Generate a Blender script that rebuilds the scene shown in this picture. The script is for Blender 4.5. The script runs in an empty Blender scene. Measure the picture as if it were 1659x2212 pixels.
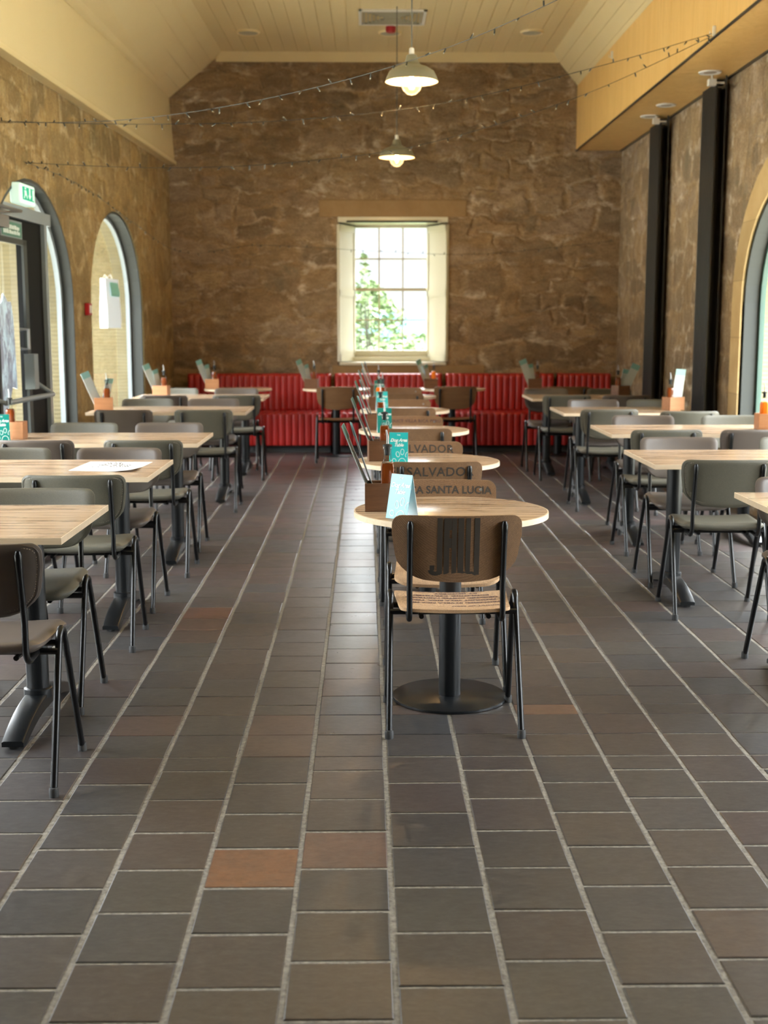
import bpy, bmesh, math, random
from mathutils import Vector, Matrix
from mathutils.geometry import tessellate_polygon

random.seed(7)
SC = bpy.context.scene
COL = SC.collection
PI = math.pi

# ------------------------------------------------------------------ camera, sky, lights, exposure
cam_d = bpy.data.cameras.new('camera')
cam = bpy.data.objects.new('camera', cam_d)
COL.objects.link(cam)
SC.camera = cam
PITCH = math.atan(406 / 2700)
YAW = math.atan(0.015 * math.cos(PITCH))
cam.location = (0, 0, 1.46)
cam.rotation_euler = (PI / 2 - PITCH, 0, -YAW)
cam_d.sensor_fit = 'VERTICAL'
cam_d.sensor_height = 36
cam_d.lens = 36 * 2700 / 2212
cam_d.clip_start = 0.05
cam_d.clip_end = 400
cam_d.dof.use_dof = True
cam_d.dof.focus_distance = 4.5
cam_d.dof.aperture_fstop = 3.6

SC.view_settings.view_transform = 'Standard'
SC.view_settings.look = 'None'
SC.view_settings.gamma = 1
SC.view_settings.use_curve_mapping = False
SC.view_settings.exposure = 0.62
SC.cycles.max_bounces = 9
SC.cycles.diffuse_bounces = 6
SC.cycles.transparent_max_bounces = 16
SC.cycles.sample_clamp_indirect = 6
SC.cycles.blur_glossy = 1.0

world = bpy.data.worlds.new('world')
SC.world = world
world.use_nodes = True
wb = world.node_tree.nodes['Background']      # overcast sky: brighter overhead than at the horizon
_n = world.node_tree.nodes; _l = world.node_tree.links.new
_tc = _n.new('ShaderNodeTexCoord'); _sp = _n.new('ShaderNodeSeparateXYZ'); _rp = _n.new('ShaderNodeValToRGB')
_l(_tc.outputs['Generated'], _sp.inputs[0]); _l(_sp.outputs['Z'], _rp.inputs[0]); _l(_rp.outputs[0], wb.inputs[0])
_rp.color_ramp.elements[0].position = 0.09; _rp.color_ramp.elements[0].color = (0.036, 0.038, 0.040, 1)
_rp.color_ramp.elements[1].position = 0.34; _rp.color_ramp.elements[1].color = (0.92, 0.96, 1.0, 1)
wb.inputs[1].default_value = 22.0

WL0, WLS = -2.28, 0.0385            # left wall: X at the back corner, drift per metre towards the camera
YB, YF = 15.0, -3.6                 # back wall, wall behind the camera
XR = 3.0
ZC = 4.55
def xl(y): return WL0 - WLS * (YB - y)
A_W, A_SP, A_RISE = 1.07, 1.625, 0.90   # arches: half span, springing height, rise
L_ARCH = [12.32, 9.61, 6.90, 4.19]
R_ARCH = [8.97, 6.26, 3.55]

def portal(loc, rot, sx, sy):
    l = bpy.data.lights.new('window_light', 'AREA')
    l.shape = 'RECTANGLE'; l.size = sx; l.size_y = sy
    l.cycles.is_portal = True
    o = bpy.data.objects.new('window_light', l); COL.objects.link(o)
    o.location = loc; o.rotation_euler = rot
for y in L_ARCH: portal((xl(y) - 0.62, y, 1.3), (0, -PI/2, 0), 2.7, 2.2)
for y in R_ARCH: portal((XR + 0.62, y, 1.3), (0, PI/2, 0), 2.7, 2.2)
portal((0.33, YB + 0.62, 1.86), (-PI/2, 0, 0), 1.1, 1.7)

# ------------------------------------------------------------------ node helpers
class NT:
    def __init__(s, name, rough=0.6, metal=0.0, spec=0.5):
        s.m = bpy.data.materials.new(name); s.m.use_nodes = True
        s.t = s.m.node_tree; s.n = s.t.nodes; s.b = s.n['Principled BSDF']
        s.b.inputs['Roughness'].default_value = rough
        s.b.inputs['Metallic'].default_value = metal
        s.b.inputs['Specular IOR Level'].default_value = spec
    def L(s, a, b): s.t.links.new(a, b)
    def put(s, sock, v):
        if v is None: return
        if isinstance(v, bpy.types.NodeSocket): s.L(v, sock)
        elif isinstance(v, (tuple, list)) and sock.type == 'RGBA' and len(v) == 3: sock.default_value = (*v, 1)
        else: sock.default_value = v
    def coord(s, scale=(1, 1, 1), loc=(0, 0, 0), rot=(0, 0, 0), kind='Object'):
        tc = s.n.new('ShaderNodeTexCoord'); mp = s.n.new('ShaderNodeMapping')
        mp.inputs['Scale'].default_value = scale; mp.inputs['Location'].default_value = loc
        mp.inputs['Rotation'].default_value = rot
        s.L(tc.outputs[kind], mp.inputs[0]); return mp.outputs[0]
    def noise(s, vec, scale=5, detail=4, rough=0.55, dist=0.0, color=False):
        k = s.n.new('ShaderNodeTexNoise'); s.L(vec, k.inputs['Vector'])
        k.inputs['Scale'].default_value = scale; k.inputs['Detail'].default_value = detail
        k.inputs['Roughness'].default_value = rough; k.inputs['Distortion'].default_value = dist
        return k.outputs['Color' if color else 'Fac']
    def voro(s, vec, scale=1, feature='F1', rand=1.0, out='Distance'):
        k = s.n.new('ShaderNodeTexVoronoi'); k.feature = feature; s.L(vec, k.inputs['Vector'])
        k.inputs['Scale'].default_value = scale; k.inputs['Randomness'].default_value = rand
        return k.outputs[out]
    def wave(s, vec, scale=5, dist=0, detail=2, direction='X', profile='SIN', dscale=1.0):
        k = s.n.new('ShaderNodeTexWave'); k.bands_direction = direction; k.wave_profile = profile
        s.L(vec, k.inputs['Vector']); k.inputs['Scale'].default_value = scale
        k.inputs['Distortion'].default_value = dist; k.inputs['Detail'].default_value = detail
        k.inputs['Detail Scale'].default_value = dscale
        return k.outputs['Fac']
    def ramp(s, fac, stops, interp='LINEAR'):
        k = s.n.new('ShaderNodeValToRGB'); k.color_ramp.interpolation = interp
        e = k.color_ramp.elements
        while len(e) < len(stops): e.new(0.5)
        for i, (p, c) in enumerate(stops):
            e[i].position = p
            e[i].color = (*c, 1) if isinstance(c, (tuple, list)) else (c, c, c, 1)
        s.L(fac, k.inputs[0]); return k.outputs[0]
    def mix(s, fac, a, b, mode='MIX'):
        k = s.n.new('ShaderNodeMix'); k.data_type = 'RGBA'; k.blend_type = mode
        s.put(k.inputs[0], fac); s.put(k.inputs[6], a); s.put(k.inputs[7], b); return k.outputs[2]
    def math(s, op, a, b=0.0, clamp=False):
        k = s.n.new('ShaderNodeMath'); k.operation = op; k.use_clamp = clamp
        s.put(k.inputs[0], a); s.put(k.inputs[1], b); return k.outputs[0]
    def vadd(s, a, b, sc):
        m = s.n.new('ShaderNodeVectorMath'); m.operation = 'SCALE'; s.L(b, m.inputs[0]); m.inputs['Scale'].default_value = sc
        k = s.n.new('ShaderNodeVectorMath'); k.operation = 'ADD'; s.L(a, k.inputs[0]); s.L(m.outputs[0], k.inputs[1])
        return k.outputs[0]
    def bump(s, h, strength=0.3, dist=0.01):
        k = s.n.new('ShaderNodeBump'); k.inputs['Strength'].default_value = strength
        k.inputs['Distance'].default_value = dist; s.L(h, k.inputs['Height'])
        s.L(k.outputs[0], s.b.inputs['Normal']); return k
    def color(s, c): s.put(s.b.inputs['Base Color'], c)
    def rough(s, r): s.put(s.b.inputs['Roughness'], r)

def plain(name, col, rough=0.5, metal=0.0, spec=0.5, bump=0.0, bscale=200, vary=0.0):
    k = NT(name, rough, metal, spec)
    c = k.coord()
    if vary:
        f = k.noise(c, 6, 3)
        k.color(k.mix(f, tuple(x * (1 - vary) for x in col), tuple(min(1, x * (1 + vary)) for x in col)))
    else: k.color(col)
    if bump: k.bump(k.noise(c, bscale, 2), bump, 0.001)
    return k.m

def emissive(name, col, strength):
    k = NT(name, 0.5); k.color(tuple(min(1, x) for x in col))
    k.b.inputs['Emission Color'].default_value = (*col, 1); k.b.inputs['Emission Strength'].default_value = strength
    return k.m

def glassy(name, tint=(1, 1, 1), gloss=0.08):
    m = bpy.data.materials.new(name); m.use_nodes = True
    n = m.node_tree.nodes; n.clear(); L = m.node_tree.links.new
    o = n.new('ShaderNodeOutputMaterial'); t = n.new('ShaderNodeBsdfTransparent'); g = n.new('ShaderNodeBsdfGlossy')
    f = n.new('ShaderNodeLayerWeight'); f.inputs[0].default_value = 0.12
    mx = n.new('ShaderNodeMixShader'); t.inputs[0].default_value = (*tint, 1); g.inputs['Roughness'].default_value = 0.02
    ml = n.new('ShaderNodeMath'); ml.operation = 'MULTIPLY'; ml.inputs[1].default_value = gloss * 8
    L(f.outputs['Fresnel'], ml.inputs[0]); L(ml.outputs[0], mx.inputs[0]); L(t.outputs[0], mx.inputs[1]); L(g.outputs[0], mx.inputs[2])
    L(mx.outputs[0], o.inputs[0]); return m

def stone(name, swap, base, mort, plaster=0.5, sx=0.52, sz=0.27, seed=0.0, bump=1.0, smear=(1, 1)):
    """coursed rubble sandstone with smeared lime mortar; swap: wall lies in the YZ plane"""
    k = NT(name, 0.88, 0, 0.2)
    tc = k.n.new('ShaderNodeTexCoord'); sp = k.n.new('ShaderNodeSeparateXYZ'); k.L(tc.outputs['Object'], sp.inputs[0])
    cb = k.n.new('ShaderNodeCombineXYZ')
    k.L(sp.outputs['Y' if swap else 'X'], cb.inputs[0]); k.L(sp.outputs['Z'], cb.inputs[1]); cb.inputs[2].default_value = seed
    p = cb.outputs[0]
    def sub(n): 
        m = k.n.new('ShaderNodeVectorMath'); m.operation = 'SUBTRACT'; k.L(n, m.inputs[0]); m.inputs[1].default_value = (.5, .5, .5); return m.outputs[0]
    warp = k.vadd(p, sub(k.noise(p, 1.3, 2, color=True)), 0.42)
    warp = k.vadd(warp, sub(k.noise(p, 5, 4, 0.6, color=True)), 0.16)
    warp = k.vadd(warp, sub(k.noise(p, 22, 3, 0.6, color=True)), 0.03)
    def bricks(scale, ms, off):
        br = k.n.new('ShaderNodeTexBrick'); br.offset = 0.5; br.squash = 0.6; br.squash_frequency = 3
        mp = k.n.new('ShaderNodeMapping'); mp.inputs['Location'].default_value = off; k.L(warp, mp.inputs[0]); k.L(mp.outputs[0], br.inputs['Vector'])
        br.inputs['Color1'].default_value = (0, 0, 0, 1); br.inputs['Color2'].default_value = (1, 1, 1, 1); br.inputs['Mortar'].default_value = (0.5, 0.5, 0.5, 1)
        br.inputs['Scale'].default_value = scale; br.inputs['Mortar Size'].default_value = ms; br.inputs['Mortar Smooth'].default_value = 1.0
        br.inputs['Brick Width'].default_value = sx; br.inputs['Row Height'].default_value = sz; return br
    b1 = bricks(1.0, 0.075, (0, 0, 0)); b2 = bricks(1.7, 0.085, (3.3, 1.7, 0))
    pick = k.ramp(k.noise(p, 0.9, 2, 0.5), [(0.50, 0.0), (0.56, 1.0)])
    mfac = k.mix(pick, b1.outputs['Fac'], b2.outputs['Fac']); tone = k.mix(pick, b1.outputs['Color'], b2.outputs['Color'])
    B = lambda f, g=None, h=None: (base[0] * f, base[1] * (g or f), base[2] * (h or f))
    c0 = k.ramp(tone, [(0.0, B(0.62)), (0.3, B(0.92)), (0.55, B(1.08, 1.0, 0.85)), (0.8, B(1.12, 1.15, 1.3)), (1.0, B(1.3, 1.3, 1.2))])
    mp = k.n.new('ShaderNodeMapping'); mp.inputs['Scale'].default_value = (smear[0], smear[1], 1); k.L(p, mp.inputs[0]); ps = mp.outputs[0]
    blot = k.noise(ps, 2.6, 6, 0.68, 0.6)
    c1 = k.mix(k.ramp(blot, [(0.42, 0.0), (0.66, 0.75)]), c0, B(0.58, 0.54, 0.5))
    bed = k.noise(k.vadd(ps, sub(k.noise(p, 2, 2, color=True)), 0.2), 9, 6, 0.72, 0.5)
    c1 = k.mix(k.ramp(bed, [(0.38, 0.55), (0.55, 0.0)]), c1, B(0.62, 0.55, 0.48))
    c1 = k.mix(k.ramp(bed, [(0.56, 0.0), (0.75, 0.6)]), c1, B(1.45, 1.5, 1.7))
    grain = k.noise(p, 48, 5, 0.75)
    c2 = k.mix(0.55, c1, k.ramp(grain, [(0.28, 0.20), (0.74, 0.80)]), 'OVERLAY')
    patch = k.noise(ps, 3.4, 8, 0.78, 0.7)
    mm = k.math('ADD', k.math('MULTIPLY', mfac, 0.28), k.math('MULTIPLY', k.math('SUBTRACT', patch, 0.5), 2.6))
    c2 = k.mix(k.ramp(k.noise(p, 1.7, 5, 0.7, 0.5), [(0.56, 0.0), (0.68, 0.45)]), c2, (base[0] * 0.42, base[1] * 0.50, base[2] * 0.55))
    mask = k.ramp(mm, [(0.22, 0.0), (0.58, 0.50 + 0.45 * plaster)])
    stk = k.noise(ps, 20, 6, 0.8, 0.5)
    mcol = k.ramp(stk, [(0.3, tuple(x * 0.55 for x in mort)), (0.5, mort), (0.72, tuple(x * 1.45 for x in mort))])
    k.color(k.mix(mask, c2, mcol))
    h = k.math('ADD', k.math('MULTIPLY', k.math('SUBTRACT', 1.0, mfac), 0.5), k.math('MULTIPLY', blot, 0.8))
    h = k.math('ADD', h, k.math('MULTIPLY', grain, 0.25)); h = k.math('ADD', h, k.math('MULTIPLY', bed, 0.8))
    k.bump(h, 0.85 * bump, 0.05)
    return k.m

def ashlar(name, base, joints=True, tool=True, ysep=0.37):
    k = NT(name, 0.8, 0, 0.3)
    tc = k.n.new('ShaderNodeTexCoord'); sp = k.n.new('ShaderNodeSeparateXYZ'); k.L(tc.outputs['Object'], sp.inputs[0])
    p = k.coord()
    z = sp.outputs['Z']
    f = k.math('FRACT', k.math('DIVIDE', z, ysep))
    idx = k.math('FLOOR', k.math('DIVIDE', z, ysep))
    wn = k.n.new('ShaderNodeTexWhiteNoise'); wn.noise_dimensions = '1D'; k.L(idx, wn.inputs['W'])
    c = k.mix(wn.outputs[0], tuple(x * 0.86 for x in base), tuple(min(1, x * 1.1) for x in base))
    c = k.mix(k.ramp(k.noise(p, 5, 5, 0.6), [(0.35, 0), (0.75, 0.55)]), c, (base[0] * 0.75, base[1] * 0.66, base[2] * 0.5))
    j = k.ramp(f, [(0.0, 0.0), (0.02, 1.0)])
    if joints: c = k.mix(j, tuple(x * 0.55 for x in base), c)
    k.color(c)
    if tool:
        w = k.n.new('ShaderNodeTexWave'); w.bands_direction = 'Z'; k.L(p, w.inputs['Vector'])
        w.inputs['Scale'].default_value = 9; w.inputs['Distortion'].default_value = 1.2
        h = k.math('ADD', k.math('MULTIPLY', w.outputs['Fac'], 0.8), k.noise(p, 40, 4))
        k.color(k.mix(k.ramp(w.outputs['Fac'], [(0.1, 0.35), (0.5, 0.0)]), c, tuple(x * 0.6 for x in base)))
    else: h = k.noise(p, 25, 5, 0.7)
    k.bump(h, 0.5, 0.008)
    return k.m

def wood(name, c_lo, c_hi, c_dark, axis='X', scale=1.0, rough=0.4, crack=0.6, kind='Object'):
    k = NT(name, rough, 0, 0.45)
    s = {'X': (1.3, 16, 16), 'Y': (16, 1.3, 16), 'Z': (16, 16, 1.3)}[axis]
    p = k.coord(tuple(x * scale for x in s), kind=kind)
    oi = k.n.new('ShaderNodeObjectInfo')
    cb = k.n.new('ShaderNodeCombineXYZ')
    for i in range(3): k.L(k.math('MULTIPLY', oi.outputs['Random'], 37.0 + i * 11), cb.inputs[i])
    p = k.vadd(p, cb.outputs[0], 1.0)
    a = k.noise(p, 1.0, 6, 0.62, 0.8)
    b = k.noise(p, 5.0, 4, 0.7)
    c = k.ramp(a, [(0.28, c_lo), (0.5, tuple((x + y) / 2 for x, y in zip(c_lo, c_hi))), (0.72, c_hi)])
    c = k.mix(k.ramp(b, [(0.5, 0.0), (0.8, 0.5)]), c, c_dark)
    cr = k.ramp(k.noise(k.coord(tuple(x * scale * 0.55 for x in s), (3, 1, 7), kind=kind), 1.6, 5, 0.75, 1.3), [(0.545, 0.0), (0.60, crack)])
    k.color(k.mix(cr, c, c_dark))
    k.bump(k.math('ADD', a, b), 0.12, 0.002)
    return k.m

M = {}
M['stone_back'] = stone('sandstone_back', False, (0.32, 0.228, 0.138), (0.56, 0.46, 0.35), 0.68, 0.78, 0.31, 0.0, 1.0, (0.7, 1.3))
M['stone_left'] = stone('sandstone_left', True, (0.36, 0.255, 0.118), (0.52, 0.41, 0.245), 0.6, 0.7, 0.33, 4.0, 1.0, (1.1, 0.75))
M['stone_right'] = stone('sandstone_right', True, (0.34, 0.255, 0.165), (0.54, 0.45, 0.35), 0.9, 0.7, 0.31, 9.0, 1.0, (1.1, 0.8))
M['ashlar'] = ashlar('tooled_sandstone', (0.27, 0.225, 0.12))
M['ashlar_in'] = ashlar('smooth_sandstone', (0.47, 0.34, 0.17), True, False, 0.45)
k = NT('cream_boards', 0.24, 0, 0.5)
k.color(k.mix(k.noise(k.coord(), 2.0, 3), (0.80, 0.66, 0.38), (0.84, 0.71, 0.43)))
k.bump(k.noise(k.coord(), 30, 3), 0.06, 0.003); M['boards'] = k.m
M['cream_trim'] = plain('cream_gloss_trim', (0.68, 0.55, 0.30), 0.35)
M['cream_win'] = plain('cream_window_paint', (0.58, 0.55, 0.42), 0.22)
M['ply'] = wood('birch_plywood', (0.62, 0.37, 0.12), (0.70, 0.45, 0.17), (0.42, 0.23, 0.07), 'Z', 0.45, 0.45, 0.15)
M['grey_frame'] = plain('grey_painted_metal', (0.036, 0.040, 0.038), 0.5, 0.0, 0.3)
M['pale_frame'] = plain('pale_grey_metal', (0.20, 0.23, 0.245), 0.4, 0.0)
M['green_frame'] = plain('dark_green_frame', (0.03, 0.07, 0.055), 0.4)
M['charcoal'] = plain('charcoal_steel', (0.022, 0.021, 0.020), 0.36, 0.0, 0.5)
M['black_metal'] = plain('black_powder_coat', (0.005, 0.005, 0.0055), 0.30, 0.0, 0.35)
M['table_metal'] = plain('black_table_base', (0.006, 0.007, 0.008), 0.34, 0.0, 0.4, 0.1, 400)
M['steel'] = plain('brushed_steel', (0.33, 0.33, 0.33), 0.35, 0.9)
M['rubber'] = plain('black_rubber', (0.02, 0.02, 0.02), 0.7)
M['white_plastic'] = plain('white_plastic', (0.75, 0.74, 0.70), 0.4)
M['grey_grille'] = plain('grey_grille', (0.36, 0.34, 0.26), 0.5)
M['oak'] = wood('oak_laminate', (0.39, 0.27, 0.17), (0.56, 0.41, 0.285), (0.17, 0.095, 0.05), 'X', 1.0, 0.20, 0.85)
M['oak_edge'] = wood('oak_edge_band', (0.52, 0.41, 0.28), (0.62, 0.50, 0.36), (0.42, 0.29, 0.15), 'X', 1.0, 0.35, 0.1)  # edge colour lightened to carry the window highlight along the table edges
M['acacia'] = wood('dark_acacia_wood', (0.095, 0.040, 0.017), (0.16, 0.075, 0.034), (0.05, 0.02, 0.009), 'X', 2.2, 0.45, 0.3)
M['acacia_pale'] = wood('orange_acacia_wood', (0.34, 0.155, 0.07), (0.43, 0.21, 0.10), (0.30, 0.13, 0.05), 'X', 2.2, 0.45, 0.2)
M['ply_shell'] = wood('brown_ply_shell', (0.13, 0.065, 0.028), (0.19, 0.10, 0.045), (0.09, 0.04, 0.018), 'X', 1.0, 0.4, 0.2)
M['glass'] = glassy('window_glass', (0.97, 0.99, 0.98))
M['clear'] = glassy('clear_glass', (0.92, 0.95, 0.94), 0.12)
M['bulb_glass'] = glassy('bulb_glass', (1, 0.88, 0.68), 0.25)
_m = M['bulb_glass'].node_tree; _e = _m.nodes.new('ShaderNodeEmission'); _e.inputs[0].default_value = (1, 0.66, 0.32, 1); _e.inputs[1].default_value = 0.55; _a = _m.nodes.new('ShaderNodeAddShader')
_o = [q for q in _m.nodes if q.type == 'OUTPUT_MATERIAL'][0]; _m.links.new(_o.inputs[0].links[0].from_socket, _a.inputs[0]); _m.links.new(_e.outputs[0], _a.inputs[1]); _m.links.new(_a.outputs[0], _o.inputs[0])

def burlap(name, lo, hi):
    k = NT(name, 0.62, 0, 0.35)
    p = k.coord()
    w1 = k.wave(p, 170, 1.5, 2, 'X', dscale=8); w2 = k.wave(p, 170, 1.5, 2, 'Z', dscale=8); w3 = k.wave(p, 170, 1.5, 2, 'Y', dscale=8)
    h = k.math('ADD', k.math('MAXIMUM', w1, w2), k.math('MULTIPLY', w3, 0.7))
    n = k.noise(p, 22, 5, 0.7)
    n2 = k.noise(k.coord((220, 30, 220)), 1.5, 3, 0.7)
    c = k.mix(n, lo, hi); c = k.mix(k.ramp(n2, [(0.35, 0.55), (0.6, 0.0)]), c, tuple(x * 0.45 for x in lo))
    c = k.mix(k.ramp(h, [(0.6, 0.45), (1.3, 0.0)]), c, tuple(x * 0.4 for x in lo))
    k.color(c); k.bump(h, 0.55, 0.0015)
    return k.m
M['burlap'] = burlap('coffee_sack_burlap', (0.19, 0.098, 0.043), (0.31, 0.17, 0.078))
M['burlap_pale'] = burlap('pale_coffee_sack_burlap', (0.44, 0.26, 0.13), (0.62, 0.40, 0.22))
M['ink'] = plain('faded_black_ink', (0.045, 0.035, 0.026), 0.7, bump=0.3, bscale=500)
M['ink_brown'] = plain('faded_brown_ink', (0.10, 0.05, 0.04), 0.7)

def fabric(name, lo, hi, rough, weave):
    k = NT(name, rough, 0, 0.5); p = k.coord()
    n = k.noise(p, 8, 4, 0.6)
    c = k.mix(n, lo, hi)
    if weave:
        g = k.noise(p, 420, 2, 0.8)
        c = k.mix(k.ramp(g, [(0.35, 0.0), (0.65, 0.45)]), c, tuple(x * 1.8 for x in hi))
        k.bump(g, 0.35, 0.0012)
    else: k.bump(k.noise(p, 160, 3, 0.6), 0.12, 0.001)
    k.color(c); return k.m
M['taupe'] = fabric('taupe_faux_leather', (0.085, 0.068, 0.058), (0.105, 0.085, 0.073), 0.38, False)
M['olive'] = fabric('grey_green_fabric', (0.060, 0.056, 0.041), (0.076, 0.071, 0.053), 0.55, True)
M['thread'] = plain('pale_thread', (0.45, 0.36, 0.28), 0.8)
M['red'] = fabric('red_vinyl', (0.29, 0.010, 0.008), (0.36, 0.015, 0.012), 0.36, False)
M['red_plastic'] = plain('red_plastic', (0.35, 0.01, 0.015), 0.4)
M['amber'] = plain('amber_liquid', (0.22, 0.05, 0.01), 0.08, 0, 0.9)
M['amber'].node_tree.nodes['Principled BSDF'].inputs['Transmission Weight'].default_value = 0.35
M['orange_sauce'] = plain('orange_sauce', (0.75, 0.17, 0.01), 0.2)
M['paper'] = plain('white_paper', (0.82, 0.83, 0.84), 0.6, vary=0.02)
M['laminate'] = plain('laminated_menu', (0.42, 0.47, 0.47), 0.2, vary=0.1)
M['menu_band'] = plain('teal_menu_band', (0.18, 0.36, 0.35), 0.25)
M['menu_ink'] = plain('grey_menu_print', (0.22, 0.27, 0.28), 0.4)
k = NT('backlit_paper', 0.6); _t = k.n.new('ShaderNodeBsdfTranslucent'); _t.inputs[0].default_value = (0.22, 0.25, 0.27, 1); _x = k.n.new('ShaderNodeMixShader'); _x.inputs[0].default_value = 0.12
k.color((0.62, 0.66, 0.70)); k.L(k.b.outputs[0], _x.inputs[1]); k.L(_t.outputs[0], _x.inputs[2]); k.L(_x.outputs[0], k.n['Material Output'].inputs[0]); M['backlit_paper'] = k.m
M['teal'] = plain('teal_card', (0.02, 0.44, 0.46), 0.3)
M['teal_pale'] = plain('pale_teal_card', (0.035, 0.34, 0.43), 0.22)
M['teal_dark'] = plain('dark_teal_card', (0.0, 0.20, 0.17), 0.4)
M['print_white'] = plain('white_print', (0.85, 0.93, 0.93), 0.4)
M['sign_green'] = emissive('green_sign_panel', (0.0, 0.36, 0.22), 0.3)
M['sign_white'] = emissive('white_sign_box', (0.7, 0.95, 0.85), 0.35)
M['dull_green'] = plain('dull_green_sign', (0.05, 0.17, 0.12), 0.4)
M['enamel'] = plain('sage_enamel', (0.19, 0.18, 0.13), 0.3)
M['enamel_in'] = plain('cream_enamel', (0.40, 0.33, 0.25), 0.45)
M['filament'] = emissive('glowing_filament', (1.0, 0.62, 0.24), 60)
M['cable'] = plain('dark_green_cable', (0.02, 0.022, 0.018), 0.5)
M['grey_cord'] = plain('grey_cord', (0.10, 0.10, 0.09), 0.6)
M['leaf'] = plain('shrub_leaf', (0.10, 0.15, 0.055), 0.6, vary=0.4)
M['stem'] = plain('grey_bark', (0.05, 0.045, 0.035), 0.9)
M['grass'] = plain('lawn', (0.075, 0.10, 0.04), 0.9, vary=0.3)
M['lawn'] = plain('pale_bounce_ground', (0.66, 0.63, 0.52), 0.9, vary=0.2)  # ground beside the room, coloured pale to bounce light up to the ceiling
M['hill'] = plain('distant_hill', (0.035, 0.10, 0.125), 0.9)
M['decal'] = None
k = NT('frosted_decal', 0.5); k.color((0.75, 0.82, 0.83))
k.b.inputs['Alpha'].default_value = 1.0
nz = k.noise(k.coord((3, 10, 4)), 1.4, 5, 0.7, 1.5)
k.color(k.mix(k.ramp(nz, [(0.45, 0.0), (0.56, 1.0)]), (0.72, 0.80, 0.83), (0.42, 0.44, 0.52)))
_t = k.n.new('ShaderNodeBsdfTranslucent'); _t.inputs[0].default_value = (0.34, 0.40, 0.44, 1); _x = k.n.new('ShaderNodeMixShader'); _x.inputs[0].default_value = 0.4
k.L(k.mix(k.ramp(nz, [(0.45, 0.0), (0.56, 1.0)]), (0.34, 0.40, 0.43), (0.16, 0.16, 0.20)), _t.inputs[0]); k.L(k.b.outputs[0], _x.inputs[1]); k.L(_t.outputs[0], _x.inputs[2]); k.L(_x.outputs[0], k.n['Material Output'].inputs[0]); M['decal'] = k.m

# floor tile material reads one colour per tile, stored on the mesh
k = NT('clay_floor_tile', 0.35, 0, 0.6)
at = k.n.new('ShaderNodeAttribute'); at.attribute_name = 'tile_colour'
p = k.coord()
n1 = k.noise(p, 7, 6, 0.7); n2 = k.noise(p, 45, 5, 0.75); n3 = k.noise(k.coord((1, 2.5, 1)), 3.0, 4, 0.7)
c = k.mix(k.ramp(n1, [(0.3, 0.0), (0.75, 0.55)]), at.outputs['Color'], (0.085, 0.068, 0.056))
st = k.noise(k.coord((22, 60, 1)), 1.0, 7, 0.8, 0.5)
c = k.mix(k.ramp(st, [(0.48, 0.0), (0.68, 0.5)]), c, (0.20, 0.18, 0.155)); c = k.mix(k.ramp(st, [(0.30, 0.7), (0.48, 0.0)]), c, (0.03, 0.026, 0.023))
c = k.mix(0.55, c, k.ramp(n2, [(0.25, 0.28), (0.78, 0.78)]), 'OVERLAY')
c = k.mix(k.ramp(n3, [(0.62, 0.0), (0.85, 0.30)]), c, (0.15, 0.145, 0.135))
c = k.mix(1.0, c, (0.36, 0.362, 0.39), 'MULTIPLY')
k.color(c)
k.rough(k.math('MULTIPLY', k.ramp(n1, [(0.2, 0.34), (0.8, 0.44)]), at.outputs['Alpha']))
k.bump(k.math('ADD', k.math('MULTIPLY', n1, 1.0), k.math('MULTIPLY', n2, 0.5)), 0.15, 0.004)
M['tile'] = k.m
k = NT('sandy_grout', 0.9, 0, 0.2); p = k.coord()
k.color(k.ramp(k.noise(p, 60, 5, 0.7), [(0.3, (0.085, 0.075, 0.062)), (0.7, (0.23, 0.21, 0.175))])); k.bump(k.noise(p, 120, 4, 0.7), 0.8, 0.004)
M['grout'] = k.m

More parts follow.
